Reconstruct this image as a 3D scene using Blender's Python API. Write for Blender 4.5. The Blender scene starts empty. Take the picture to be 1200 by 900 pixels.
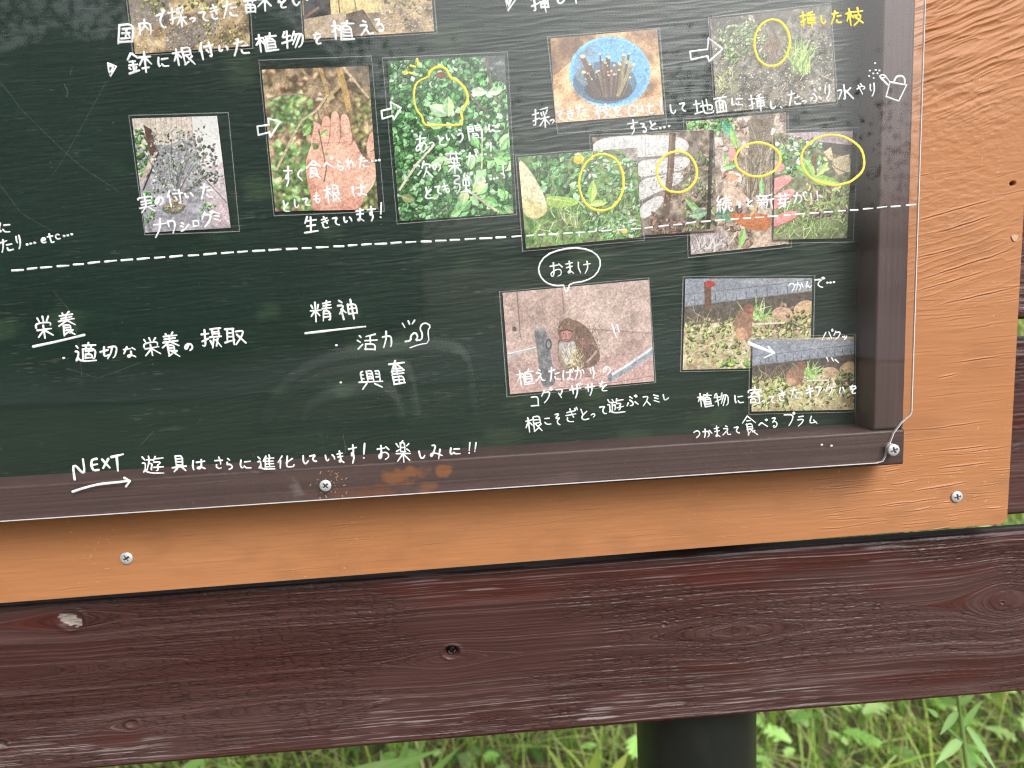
import bpy, math, random
import numpy as np
from mathutils import Matrix, Vector

# ------------------------------------------------------------------ camera, sky, sun, exposure
S = bpy.context.scene
COL = S.collection
CAM_H = 1.15                       # eye height above the path
PITCH, YAW, ROLL, FPX = math.radians(9.122), math.radians(3.095), math.radians(2.9585), 900.0
DIST = 0.5                         # eye to the face of the board

def axes():
    cp, sp, cy, sy = math.cos(PITCH), math.sin(PITCH), math.cos(YAW), math.sin(YAW)
    fwd = np.array([sy * cp, cy * cp, -sp]); right = np.array([cy, -sy, 0.0]); up = np.cross(right, fwd)
    c, s = math.cos(ROLL), math.sin(ROLL)
    return np.array([c * right - s * up, s * right + c * up, fwd])
AX = axes()
EYE = np.array([0.0, -DIST, CAM_H])
cam_d = bpy.data.cameras.new('camera'); cam = bpy.data.objects.new('camera', cam_d); COL.objects.link(cam)
cam_d.sensor_width = 36.0; cam_d.lens = FPX / 1200 * 36.0
cam_d.clip_start = 0.02; cam_d.clip_end = 500
m = Matrix.Identity(4)
for i in range(3):
    m[i][0], m[i][1], m[i][2], m[i][3] = AX[0][i], AX[1][i], -AX[2][i], EYE[i]
cam.matrix_world = m
cam_d.dof.use_dof = True; cam_d.dof.focus_distance = 0.5; cam_d.dof.aperture_fstop = 7.1
S.camera = cam

SUN_EL, SUN_AZ = math.radians(44), math.radians(152)      # azimuth from +Y towards +X: behind the viewer, to the right
w = bpy.data.worlds.new('World'); S.world = w; w.use_nodes = True
nt = w.node_tree; nt.nodes.clear()
wo = nt.nodes.new('ShaderNodeOutputWorld'); bg = nt.nodes.new('ShaderNodeBackground')
sky = nt.nodes.new('ShaderNodeTexSky'); sky.sky_type = 'NISHITA'; sky.sun_disc = False
sky.sun_elevation = SUN_EL; sky.sun_rotation = SUN_AZ
sky.air_density = 1.0; sky.dust_density = 6.0; sky.ozone_density = 1.0
hs = nt.nodes.new('ShaderNodeHueSaturation'); hs.inputs['Saturation'].default_value = 0.22
nt.links.new(sky.outputs[0], hs.inputs['Color']); nt.links.new(hs.outputs[0], bg.inputs[0])
bg.inputs[1].default_value = 0.15
nt.links.new(bg.outputs[0], wo.inputs[0])
sl = bpy.data.lights.new('sun', 'SUN'); sun = bpy.data.objects.new('sun', sl); COL.objects.link(sun)
sl.energy = 0.75; sl.angle = math.radians(22); sl.color = (1.0, 0.98, 0.955)
sd = Vector((math.sin(SUN_AZ) * math.cos(SUN_EL), math.cos(SUN_AZ) * math.cos(SUN_EL), math.sin(SUN_EL)))
sun.rotation_euler = sd.to_track_quat('Z', 'Y').to_euler()
S.view_settings.view_transform = 'Standard'; S.view_settings.look = 'None'
S.view_settings.gamma = 1.0; S.view_settings.use_curve_mapping = False
S.view_settings.exposure = 0.38
S.cycles.use_denoising = True; S.cycles.denoiser = 'OPENIMAGEDENOISE'; S.cycles.denoising_prefilter = 'NONE'; S.cycles.denoising_input_passes = 'RGB_ALBEDO_NORMAL'
S.cycles.use_adaptive_sampling = False; S.cycles.filter_width = 1.1
S.cycles.max_bounces = 8; S.cycles.transparent_max_bounces = 24
S.cycles.caustics_reflective = False; S.cycles.caustics_refractive = False
S.cycles.sample_clamp_indirect = 6

# ------------------------------------------------------------------ helpers
rng = np.random.default_rng(7); R = random.Random(11)
def lin(*c):
    c = np.array(c, float) / 255.0
    return np.where(c <= 0.04045, c / 12.92, ((c + 0.055) / 1.055) ** 2.4)
def U(u, v, y=0.0):
    """the point of the upright plane at depth y that the surveyed photo position (1200 x 900) falls on"""
    d = AX.T @ np.array([(u - 600) / FPX, -(v - 450) / FPX, 1.0])
    return EYE + d * ((y - EYE[1]) / d[1])
def Us(pts, y=0.0):
    return np.array([U(a, b, y) for a, b in pts])

def hash2(ix, iy, seed):
    n = (ix.astype(np.int64) * 374761393 + iy.astype(np.int64) * 668265263 + seed * 1442695041) & 0x7fffffff
    n = ((n ^ (n >> 13)) * 1274126177) & 0x7fffffff
    n = (n ^ (n >> 16)) & 0xffffff
    return n / float(0xffffff)
def vn(x, y, seed=0):
    x, y = np.broadcast_arrays(np.asarray(x, float), np.asarray(y, float))
    ix, iy = np.floor(x), np.floor(y); fx, fy = x - ix, y - iy
    fx = fx * fx * (3 - 2 * fx); fy = fy * fy * (3 - 2 * fy)
    a, b = hash2(ix, iy, seed), hash2(ix + 1, iy, seed); c, d = hash2(ix, iy + 1, seed), hash2(ix + 1, iy + 1, seed)
    return (a + (b - a) * fx) * (1 - fy) + (c + (d - c) * fx) * fy
def fbm(x, y, seed=0, o=4):
    t, a, s = 0.0, 0.5, 0.0
    for k in range(o):
        t = t + a * vn(x * 2 ** k, y * 2 ** k, seed + k * 17); s += a; a *= 0.5
    return t / s
def sstep(a, b, x):
    t = np.clip((x - a) / (b - a), 0, 1); return t * t * (3 - 2 * t)

def mesh_obj(name, verts, faces, mats, parent=None, smooth=False, mi=None, attrs=None):
    me = bpy.data.meshes.new(name)
    verts = np.asarray(verts, np.float32)
    if isinstance(faces, np.ndarray):
        nf, k = faces.shape
        me.vertices.add(len(verts)); me.vertices.foreach_set('co', verts.ravel())
        me.loops.add(nf * k); me.loops.foreach_set('vertex_index', faces.astype(np.int32).ravel())
        me.polygons.add(nf); me.polygons.foreach_set('loop_start', np.arange(0, nf * k, k, dtype=np.int32))
        me.update(calc_edges=True)
    else:
        me.from_pydata([tuple(v) for v in verts], [], [tuple(f) for f in faces]); me.update()
    for mt in (mats if isinstance(mats, (list, tuple)) else [mats]): me.materials.append(mt)
    if mi is not None: me.polygons.foreach_set('material_index', np.asarray(mi, np.int32))
    if smooth: me.polygons.foreach_set('use_smooth', np.ones(len(me.polygons), bool))
    for k, arr in (attrs or {}).items():
        at = me.attributes.new(k, 'FLOAT_COLOR', 'POINT')
        c4 = np.ones((len(verts), 4), np.float32); c4[:, :3] = arr
        at.data.foreach_set('color', c4.ravel())
    me.validate()
    o = bpy.data.objects.new(name, me); COL.objects.link(o)
    if parent is not None: o.parent = parent
    return o
def empty(name, label, cat, group=None):
    o = bpy.data.objects.new(name, None); COL.objects.link(o); o.empty_display_size = 0.05
    return tag(o, label, cat, group)
def tag(o, label=None, cat=None, group=None, kind=None):
    for k, v in (('label', label), ('category', cat), ('group', group), ('kind', kind)):
        if v: o[k] = v
    return o
class MB:
    """gathers vertices and faces of one mesh"""
    def __init__(s): s.v, s.f, s.m = [], [], []
    def add(s, vs, fs, mi=0):
        b = len(s.v); s.v += [tuple(map(float, p)) for p in vs]; s.f += [tuple(i + b for i in f) for f in fs]; s.m += [mi] * len(fs)
    def prism(s, poly, y0, y1, mi=0):
        """poly: list of (x, z) in front view, anticlockwise seen from the viewer; y0 the near face, y1 the far one"""
        n = len(poly); vs = [(x, y0, z) for x, z in poly] + [(x, y1, z) for x, z in poly]
        fs = [tuple(range(n)), tuple(range(2 * n - 1, n - 1, -1))] + [(i, i + n, (i + 1) % n + n, (i + 1) % n) for i in range(n)]
        s.add(vs, fs, mi)
    def tube(s, pts, rad, n=8, cap=True):
        pts = [np.array(p, float) for p in pts]; rad = rad if isinstance(rad, (list, tuple)) else [rad] * len(pts)
        vs, fs = [], []
        for i, p in enumerate(pts):
            t = pts[min(i + 1, len(pts) - 1)] - pts[max(i - 1, 0)]; t = t / (np.linalg.norm(t) + 1e-12)
            a = np.cross(t, [0, 0, 1.0] if abs(t[2]) < 0.9 else [1.0, 0, 0]); a /= np.linalg.norm(a); b = np.cross(t, a)
            vs += [p + rad[i] * (math.cos(2 * math.pi * k / n) * a + math.sin(2 * math.pi * k / n) * b) for k in range(n)]
        for i in range(len(pts) - 1):
            fs += [(i * n + k, i * n + (k + 1) % n, (i + 1) * n + (k + 1) % n, (i + 1) * n + k) for k in range(n)]
        if cap: fs += [tuple(range(n - 1, -1, -1)), tuple(range((len(pts) - 1) * n, len(pts) * n))]
        s.add(vs, fs)
    def build(s, name, mats, parent=None, smooth=False):
        return mesh_obj(name, np.array(s.v), s.f, mats, parent, smooth, s.m)

# ------------------------------------------------------------------ materials
def mat(name, col=(0.5, 0.5, 0.5), rough=0.5, metal=0.0, spec=0.5, attr=None):
    mt = bpy.data.materials.new(name); mt.use_nodes = True
    b = mt.node_tree.nodes['Principled BSDF']
    b.inputs['Base Color'].default_value = (*col, 1); b.inputs['Roughness'].default_value = rough
    b.inputs['Metallic'].default_value = metal; b.inputs['Specular IOR Level'].default_value = spec
    if attr:
        a = mt.node_tree.nodes.new('ShaderNodeAttribute'); a.attribute_name = attr
        mt.node_tree.links.new(a.outputs['Color'], b.inputs['Base Color'])
    return mt
def nodes(mt): return mt.node_tree.nodes, mt.node_tree.links, mt.node_tree.nodes['Principled BSDF']
def tex(mt, scale, detail=6, rough=0.6, stretch=(1, 1, 1), dist=0.0):
    N, L, b = nodes(mt)
    tc = N.new('ShaderNodeTexCoord'); mp = N.new('ShaderNodeMapping'); mp.inputs['Scale'].default_value = stretch
    nz = N.new('ShaderNodeTexNoise'); nz.inputs['Scale'].default_value = scale; nz.inputs['Detail'].default_value = detail
    nz.inputs['Roughness'].default_value = rough; nz.inputs['Distortion'].default_value = dist
    L.new(tc.outputs['Object'], mp.inputs['Vector']); L.new(mp.outputs[0], nz.inputs['Vector'])
    return nz
def add_bump(mt, nz, strength, dist):
    N, L, b = nodes(mt)
    bp = N.new('ShaderNodeBump'); bp.inputs['Strength'].default_value = strength; bp.inputs['Distance'].default_value = dist
    old = b.inputs['Normal'].links
    if old: L.new(old[0].from_socket, bp.inputs['Normal'])
    L.new(nz.outputs[0], bp.inputs['Height']); L.new(bp.outputs[0], b.inputs['Normal'])
def add_ramp(mt, nz, stops, target='Base Color'):
    N, L, b = nodes(mt)
    r = N.new('ShaderNodeValToRGB'); el = r.color_ramp.elements
    while len(el) < len(stops): el.new(0.5)
    for e, (p, c) in zip(el, stops): e.position = p; e.color = (*c, 1) if len(c) == 3 else c
    L.new(nz.outputs[0], r.inputs[0]); L.new(r.outputs[0], b.inputs[target]); return r

M = {}
M['plank'] = mat('brown wood paint', rough=0.36, spec=0.36, attr='col')
add_bump(M['plank'], tex(M['plank'], 900, 4, stretch=(0.12, 1, 1)), 0.35, 0.0004)
M['end'] = mat('weathered plank edge', (0.03, 0.025, 0.025), 0.7)
add_ramp(M['end'], tex(M['end'], 260, 6, 0.7, stretch=(0.12, 1, 1)), [(0.42, (0.012, 0.01, 0.011)), (0.6, (0.05, 0.043, 0.045)), (0.72, (0.22, 0.2, 0.2))])
add_bump(M['end'], tex(M['end'], 300, 6, stretch=(0.15, 1, 1)), 0.6, 0.001)
M['orange'] = mat('orange wood paint', rough=0.58, attr='col')
add_bump(M['orange'], tex(M['orange'], 700, 5, stretch=(0.25, 1, 1)), 0.25, 0.0004)
M['green'] = mat('blackboard green paint', (0.012, 0.03, 0.021), 0.45, attr='col')
add_bump(M['green'], tex(M['green'], 500, 5, stretch=(0.12, 1, 1)), 0.4, 0.0005)
M['strip'] = mat('brown frame paint', rough=0.5, attr='col')
add_bump(M['strip'], tex(M['strip'], 900, 5, stretch=(0.3, 1, 0.3)), 0.3, 0.0003)
M['zinc'] = mat('zinc plated steel', (0.74, 0.76, 0.78), 0.42, 0.45)
add_bump(M['zinc'], tex(M['zinc'], 1200, 3), 0.2, 0.0002)
M['recess'] = mat('screw recess', (0.12, 0.12, 0.13), 0.5, 0.8)
M['bolt'] = mat('painted bolt', (0.02, 0.015, 0.015), 0.3, 0.3)
M['hole'] = mat('bare hole', (0.006, 0.005, 0.005), 0.9)
M['post'] = mat('dark painted steel', (0.014, 0.017, 0.016), 0.36)
add_ramp(M['post'], tex(M['post'], 34, 8, 0.75, stretch=(1, 1, 0.5)), [(0.5, (0.013, 0.016, 0.015)), (0.66, (0.02, 0.023, 0.021)), (0.74, (0.075, 0.07, 0.06))])
add_bump(M['post'], tex(M['post'], 120, 4), 0.15, 0.001)
M['ink'] = mat('white paint marker', (0.86, 0.88, 0.90), 0.55)
add_ramp(M['ink'], tex(M['ink'], 260, 4, 0.7), [(0.34, (0.62, 0.66, 0.67)), (0.5, (0.86, 0.885, 0.90)), (0.7, (0.9, 0.92, 0.93))])
M['yellow'] = mat('yellow paint marker', (0.88, 0.74, 0.10), 0.5)
M['print'] = mat('photo print', rough=0.4, attr='col')
M['putty'] = mat('pale filler', (0.6, 0.42, 0.25), 0.7)
M['chip'] = mat('wood chips', (0.45, 0.25, 0.12), 0.8)

def clear_mat(name, ior, rough, milky, scratches=False):
    """a clear sheet: lets everything through, mirrors what stands before it by its Fresnel share, carries a little dust"""
    mt = bpy.data.materials.new(name); mt.use_nodes = True
    N, L = mt.node_tree.nodes, mt.node_tree.links; N.clear()
    out = N.new('ShaderNodeOutputMaterial'); tr = N.new('ShaderNodeBsdfTransparent'); gl = N.new('ShaderNodeBsdfGlossy')
    df = N.new('ShaderNodeBsdfDiffuse'); fr = N.new('ShaderNodeFresnel'); m1 = N.new('ShaderNodeMixShader'); m2 = N.new('ShaderNodeMixShader')
    tr.inputs[0].default_value = (0.985, 0.985, 0.98, 1); gl.inputs['Roughness'].default_value = rough; fr.inputs[0].default_value = ior
    df.inputs[0].default_value = (0.8, 0.8, 0.82, 1)
    ge = N.new('ShaderNodeNewGeometry'); inv = N.new('ShaderNodeMath'); inv.operation = 'SUBTRACT'; inv.inputs[0].default_value = 1.0
    ff = N.new('ShaderNodeMath'); ff.operation = 'MULTIPLY'; L.new(ge.outputs['Backfacing'], inv.inputs[1]); L.new(inv.outputs[0], ff.inputs[0]); L.new(fr.outputs[0], ff.inputs[1])   # the inner side of the sheet mirrors nothing more
    L.new(ff.outputs[0], m1.inputs[0]); L.new(tr.outputs[0], m1.inputs[1]); L.new(gl.outputs[0], m1.inputs[2])
    L.new(m1.outputs[0], m2.inputs[1]); L.new(df.outputs[0], m2.inputs[2]); L.new(m2.outputs[0], out.inputs[0])
    tc = N.new('ShaderNodeTexCoord')
    wv = N.new('ShaderNodeTexNoise'); wv.inputs['Scale'].default_value = 7.0; wv.inputs['Detail'].default_value = 1.0
    bp = N.new('ShaderNodeBump'); bp.inputs['Strength'].default_value = 0.5; bp.inputs['Distance'].default_value = 0.002
    L.new(tc.outputs['Object'], wv.inputs['Vector']); L.new(wv.outputs[0], bp.inputs['Height'])
    L.new(bp.outputs[0], gl.inputs['Normal'])
    if not scratches:
        m2.inputs[0].default_value = milky; return mt
    vo = N.new('ShaderNodeTexVoronoi'); vo.inputs['Scale'].default_value = 210; vo.inputs['Randomness'].default_value = 1
    dn = N.new('ShaderNodeTexNoise'); dn.inputs['Scale'].default_value = 9; dn.inputs['Detail'].default_value = 5
    L.new(tc.outputs['Object'], vo.inputs['Vector']); L.new(tc.outputs['Object'], dn.inputs['Vector'])
    sp = N.new('ShaderNodeMapRange'); sp.inputs[1].default_value = 0.025; sp.inputs[2].default_value = 0.06; sp.inputs[3].default_value = 0.5; sp.inputs[4].default_value = 0.0
    L.new(vo.outputs['Distance'], sp.inputs[0])
    sel = N.new('ShaderNodeSeparateColor'); L.new(vo.outputs['Color'], sel.inputs[0])
    pick = N.new('ShaderNodeMath'); pick.operation = 'GREATER_THAN'; pick.inputs[1].default_value = 0.93; L.new(sel.outputs[0], pick.inputs[0])
    mul = N.new('ShaderNodeMath'); mul.operation = 'MULTIPLY'; L.new(sp.outputs[0], mul.inputs[0]); L.new(pick.outputs[0], mul.inputs[1])
    hz = N.new('ShaderNodeMapRange'); hz.inputs[1].default_value = 0.45; hz.inputs[2].default_value = 0.8; hz.inputs[3].default_value = milky; hz.inputs[4].default_value = milky + 0.007
    L.new(dn.outputs[0], hz.inputs[0])
    ad = N.new('ShaderNodeMath'); ad.operation = 'ADD'; L.new(mul.outputs[0], ad.inputs[0]); L.new(hz.outputs[0], ad.inputs[1])
    L.new(ad.outputs[0], m2.inputs[0])
    return mt
M['acrylic'] = clear_mat('clear acrylic', 1.78, 0.012, 0.0015, True)
M['film'] = clear_mat('laminating film', 1.42, 0.10, 0.008)
def veil_mat(name, col, a, rough=0.4):
    mt = bpy.data.materials.new(name); mt.use_nodes = True
    N, L = mt.node_tree.nodes, mt.node_tree.links; b = N['Principled BSDF']
    b.inputs['Base Color'].default_value = (*col, 1); b.inputs['Roughness'].default_value = rough; b.inputs['Alpha'].default_value = a
    return mt
M['edge'] = veil_mat('acrylic cut edge', (0.85, 0.83, 0.82), 0.8)
M['film_edge'] = veil_mat('film edge', (0.75, 0.77, 0.78), 0.28)
M['scratch'] = veil_mat('scratched acrylic', (0.75, 0.75, 0.72), 0.11)
cl = bpy.data.materials.new('clear back'); cl.use_nodes = True; cl.node_tree.nodes.clear()
_t = cl.node_tree.nodes.new('ShaderNodeBsdfTransparent'); _o = cl.node_tree.nodes.new('ShaderNodeOutputMaterial'); cl.node_tree.links.new(_t.outputs[0], _o.inputs[0])
M['clear'] = cl

# ------------------------------------------------------------------ ground, bank, path behind the viewer
def ground_z(x, y):
    x, y = np.asarray(x, float), np.asarray(y, float)
    return 0.42 * sstep(0.12, 1.5, y) + 0.25 * sstep(2.0, 8.0, y) + 0.03 * (fbm(x * 3 + 9, y * 3 + 4, 5) - 0.5)
gx = np.concatenate([np.linspace(-120, -3, 14)[:-1], np.linspace(-3, 3, 60), np.linspace(3, 120, 14)[1:]])
gy = np.concatenate([np.linspace(-120, -3, 16)[:-1], np.linspace(-3, 6, 80), np.linspace(6, 120, 14)[1:]])
GX, GY = np.meshgrid(gx, gy); gv = np.stack([GX, GY, ground_z(GX, GY)], -1).reshape(-1, 3)
def grid_faces(nr, nc):
    i = np.arange(nr * nc).reshape(nr, nc)
    return np.stack([i[:-1, :-1], i[:-1, 1:], i[1:, 1:], i[1:, :-1]], -1).reshape(-1, 4)
M['soil'] = mat('soil with dry litter', (0.1, 0.08, 0.05), 0.9)
add_ramp(M['soil'], tex(M['soil'], 22, 8, 0.7), [(0.3, (0.035, 0.03, 0.018)), (0.5, (0.11, 0.10, 0.05)), (0.7, (0.24, 0.19, 0.12))])
add_bump(M['soil'], tex(M['soil'], 60, 6), 0.6, 0.01)
g = mesh_obj('ground', gv, grid_faces(len(gy), len(gx)), M['soil'], smooth=True); tag(g, kind='structure')
M['path'] = mat('grey asphalt path', (0.15, 0.15, 0.146), 0.85)
add_bump(M['path'], tex(M['path'], 30, 6), 0.3, 0.004)
px_ = np.linspace(-40, 40, 60); pv, n = [], len(px_)
for yy in (-6.8, -10.6):
    for x in px_: pv.append((x, yy + 0.3 * math.sin(x * 0.16), 0.024))
p = mesh_obj('path', np.array(pv), [(i, i + n, i + n + 1, i + 1) for i in range(n - 1)], M['path']); tag(p, kind='structure')

# ------------------------------------------------------------------ leaves and grass
M['grass'] = mat('grass blades', rough=0.5, attr='col'); M['leaf'] = mat('weed leaves', rough=0.45, attr='col')
for k in ('grass', 'leaf'):
    N, L, b = nodes(M[k])
    tl = N.new('ShaderNodeBsdfTranslucent'); mx = N.new('ShaderNodeMixShader'); mx.inputs[0].default_value = 0.35
    at = [x for x in N if x.type == 'ATTRIBUTE'][0]; L.new(at.outputs['Color'], tl.inputs[0])
    out = [x for x in N if x.type == 'OUTPUT_MATERIAL'][0]
    L.new(b.outputs[0], mx.inputs[1]); L.new(tl.outputs[0], mx.inputs[2]); L.new(mx.outputs[0], out.inputs[0])
class Veg:
    def __init__(s): s.v, s.f, s.c = [], [], []
    def strip(s, pts, wid, side, col):
        b = len(s.v); n = len(pts)
        for p, wd in zip(pts, wid):
            s.v += [p - side * wd, p + side * wd]; s.c += [col, col]
        s.f += [(b + 2 * i, b + 2 * i + 1, b + 2 * i + 3, b + 2 * i + 2) for i in range(n - 1)]
    def blade(s, base, h, wd, az, lean, col, n=5):
        d = np.array([math.cos(az), math.sin(az), 0]); side = np.array([-d[1], d[0], 0])
        pts = [base + np.array([0, 0, h * t * (1 - 0.35 * lean * t)]) + d * (h * lean * t * t) for t in np.linspace(0, 1, n)]
        s.strip(pts, [wd * (1 - t ** 2.2) + 0.0002 for t in np.linspace(0, 1, n)], side, col)
    def leaf(s, base, d, up, ln, wd, col, n=6, droop=0.3, fold=0.25):
        d = d / np.linalg.norm(d); side = np.cross(d, up); side /= np.linalg.norm(side) + 1e-9; nn = np.cross(side, d)
        b = len(s.v); ts = np.linspace(0, 1, n)
        for t in ts:
            c = base + d * ln * t - np.array([0, 0, 1.0]) * droop * ln * t * t
            wv = wd * math.sin(math.pi * min(1, 0.06 + 0.94 * t) ** 0.75) if t < 1 else 0.0002
            for q in (-1, 0, 1):
                s.v.append(c + side * wv * q + nn * (abs(q) * wv * fold)); s.c.append(col * (1.12 if q == 0 else 1.0))
        for i in range(n - 1):
            for q in (0, 1): s.f.append((b + 3 * i + q, b + 3 * i + q + 1, b + 3 * i + q + 4, b + 3 * i + q + 3))
    def build(s, name, m_, parent=None):
        return mesh_obj(name, np.array(s.v), np.array(s.f), m_, parent, True, attrs={'col': np.array(s.c)})
GR = [lin(166, 194, 84), lin(190, 208, 118), lin(136, 170, 70), lin(186, 210, 120), lin(204, 210, 146), lin(160, 194, 92), lin(104, 138, 58)]
STRAW = [lin(190, 170, 128), lin(168, 146, 100), lin(205, 192, 155)]
def pick(cs, j=0.18): return np.array(R.choice(cs)) * (1 + R.uniform(-j, j))
vg = Veg()
for i in range(13000):
    y = 0.16 + 2.6 * R.random() ** 1.5; x = R.uniform(-0.75, 0.85) * (0.75 + y * 0.75) + 0.05 * y
    b = np.array([x, y, float(ground_z(x, y)) - 0.01]); h = R.uniform(0.06, 0.27) * (1.0 if y < 1 else 1.2)
    vg.blade(b, h, R.uniform(0.0009, 0.0030), R.uniform(0, 6.28), R.uniform(0.2, 1.5), pick(STRAW if R.random() < 0.10 else GR) * R.choice((0.65, 0.95, 1.1, 1.25, 1.4)))
for i in range(1300):                       # dry stalks and litter lying flat
    y = 0.16 + 2.2 * R.random() ** 1.4; x = R.uniform(-0.75, 0.85) * (0.75 + y * 0.75)
    a = R.uniform(0, 6.28); b = np.array([x, y, float(ground_z(x, y)) + R.uniform(0.005, 0.06)])
    vg.blade(b, R.uniform(0.01, 0.04), R.uniform(0.001, 0.004), a, R.uniform(2, 5), pick(STRAW))
for i in range(9000):                      # rougher grass up the slope behind
    y = R.uniform(2.4, 9); x = R.uniform(-1, 1) * (1.2 + y * 0.8)
    b = np.array([x, y, float(ground_z(x, y)) - 0.01])
    vg.blade(b, R.uniform(0.2, 0.5), R.uniform(0.003, 0.012), R.uniform(0, 6.28), R.uniform(0.1, 0.8), pick(GR), 4)
o = vg.build('grass', M['grass']); tag(o, kind='stuff')
wd_ = Veg()
def lobed(v, base, az, size, col):
    """a cut weed leaf: a midrib leaf with side lobes"""
    d = np.array([math.cos(az), math.sin(az), R.uniform(0.0, 0.7)]); up = np.array([R.uniform(-.3, .3), R.uniform(-.6, 0), 1.0])
    v.leaf(base, d, up, size, size * 0.16, col)
    dn = d / np.linalg.norm(d); sd_ = np.cross(dn, up); sd_ /= np.linalg.norm(sd_)
    for t in (0.25, 0.5, 0.72):
        for q in (-1, 1):
            v.leaf(base + dn * size * t - np.array([0, 0, 0.3 * size * t * t]), dn * 0.7 + sd_ * q * 0.8, up, size * (0.5 - 0.3 * t), size * 0.09, col * R.uniform(0.9, 1.1), 4)
LC = [lin(134, 178, 86), lin(164, 204, 116), lin(108, 154, 74), lin(182, 214, 134)]
for i in range(1700):
    y = 0.2 + 1.7 * R.random() ** 1.3; x = R.uniform(-0.75, 0.85) * (0.75 + y * 0.75)
    z = float(ground_z(x, y)) + R.uniform(0.02, 0.2); lobed(wd_, np.array([x, y, z]), R.uniform(0, 6.28), R.uniform(0.025, 0.07), pick(LC) * R.choice((0.65, 0.95, 1.15, 1.3)))
o = wd_.build('undergrowth', M['leaf']); tag(o, kind='stuff')
def weed(base, top, nleaf, ln, wd, name, label, cols, seed, spread=0.9, up0=0.35, first=0.25):
    r = random.Random(seed); t_ = empty(name, label, 'plant')
    st = MB(); pts = [base + (top - base) * t + np.array([0.006 * math.sin(5 * t + seed), 0, 0]) for t in np.linspace(0, 1, 8)]
    st.tube(pts, [0.0030 - 0.0018 * t for t in np.linspace(0, 1, 8)], 7)
    o_ = st.build('stem', M['stem'], t_, True)
    v = Veg()
    for k in range(nleaf):
        t = first + (1 - first) * k / (nleaf - 1); p = base + (top - base) * t + np.array([0.006 * math.sin(5 * t + seed), 0, 0])
        az = k * 2.4 + r.uniform(-.3, .3); d = np.array([math.cos(az) * spread, math.sin(az) * spread * 0.8, up0 + 0.5 * t])
        v.leaf(p, d, np.array([0, -0.3, 1.0]), ln * r.uniform(0.75, 1.1) * (1.1 - 0.45 * t), wd * (1.1 - 0.3 * t), np.array(r.choice(cols)) * r.uniform(0.85, 1.15), 7, 0.35)
    v.build('leaves', M['leaf'], t_); return t_
M['stem'] = mat('green stem', (0.27, 0.42, 0.13), 0.5)
def at(u, v, y): return U(u, v, y)
t_ = empty('weed_plant', 'upright weed with narrow pale green leaves just under the bottom plank', 'plant')
wt, wb = at(1121, 800, 0.17), at(1134, 900, 0.17); gb = wb + (wb - wt) * 2.6; gb[2] = float(ground_z(gb[0], gb[1])) - 0.01
wb2 = wb.copy(); mb = MB(); mb.tube([gb, (gb + wb) / 2 + np.array([0.006, 0, 0]), wb, at(1128, 860, .17), at(1124, 830, .17), wt], [0.004, 0.0034, 0.0028, 0.0024, 0.0018, 0.0010], 8)
mb.tube([at(1127, 868, .17), at(1108, 852, .175), at(1098, 838, 0.178)], [0.0022, 0.0018, 0.0012], 6); mb.build('stem', M['stem'], t_, True)
v = Veg()
for (a_, b_, wd, dy, cc) in [((1122, 834), (1096, 852), .0034, -.008, (150, 192, 112)), ((1127, 866), (1088, 882), .0042, -.012, (158, 198, 120)), ((1128, 852), (1156, 820), .0028, .006, (136, 180, 96)), ((1133, 852), (1160, 890), .0036, -.01, (150, 190, 124)), ((1123, 826), (1142, 812), .003, .0, (140, 180, 100)), ((1121, 822), (1104, 824), .003, .004, (130, 172, 90)), ((1135, 905), (1112, 930), .005, -.01, (150, 190, 120)), ((1130, 880), (1168, 905), .004, .012, (132, 176, 96)), ((1099, 840), (1086, 828), .0026, .0, (150, 190, 110))]:
    p0, p1 = at(*a_, .17), at(*b_, .17); p1[1] += dy; d = p1 - p0; ln = np.linalg.norm(d)
    v.leaf(p0, d, np.array([0.1, -0.75, 0.7]), ln, wd * 1.15, lin(*[min(255, q * 1.16) for q in cc]), 9, 0.12, 0.2)
v.build('leaves', M['leaf'], t_)
for j, (u, v_, y, lst, lab) in enumerate([
        (330, 930, 0.36, [((330, 935), (255, 884), .02), ((350, 935), (420, 872), .02), ((320, 940), (330, 880), .024), ((372, 930), (470, 876), .018), ((300, 935), (215, 896), .02), ((395, 930), (520, 880), .012)], 'broad-leaved light green plant low under the bottom plank, far from the post'),
        (455, 930, 0.42, [((455, 935), (446, 868), .012), ((462, 935), (478, 862), .012), ((470, 935), (500, 860), .010), ((448, 935), (420, 872), .010), ((480, 935), (540, 872), .010)], 'clump of upright strap leaves under the bottom plank, below its bolt'),
        (690, 940, 0.45, [((690, 945), (660, 862), .003), ((700, 940), (740, 880), .018), ((690, 940), (700, 868), .02), ((680, 935), (640, 880), .009), ((710, 935), (760, 905), .018)], 'yellow green leafy plant with one thin stalk close beside the dark steel post')]):
    t_ = empty('leafy_plant', lab, 'plant'); v = Veg(); cs = [lin(172, 212, 126), lin(152, 196, 104), lin(184, 218, 142)] if j < 2 else [lin(204, 218, 112), lin(186, 208, 100)]
    for (a_, b_, wd) in lst:
        p0, p1 = at(*a_, y), at(*b_, y); p1[1] += R.uniform(-.03, .03); v.leaf(p0, p1 - p0, np.array([0.1, -0.9, 0.5]), np.linalg.norm(p1 - p0), wd * 0.55, np.array(R.choice(cs)) * R.uniform(.9, 1.08), 10, 0.1, 0.22)
    v.build('leaves', M['leaf'], t_); mb = MB(); c = at(u, v_, y); g_ = c.copy(); g_[2] = float(ground_z(c[0], c[1])) - 0.02; mb.tube([g_, (g_ + c) / 2 + np.array([.004, 0, 0]), c], [.006, .005, .004], 8); mb.build('stem', M['stem'], t_, True)

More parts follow.
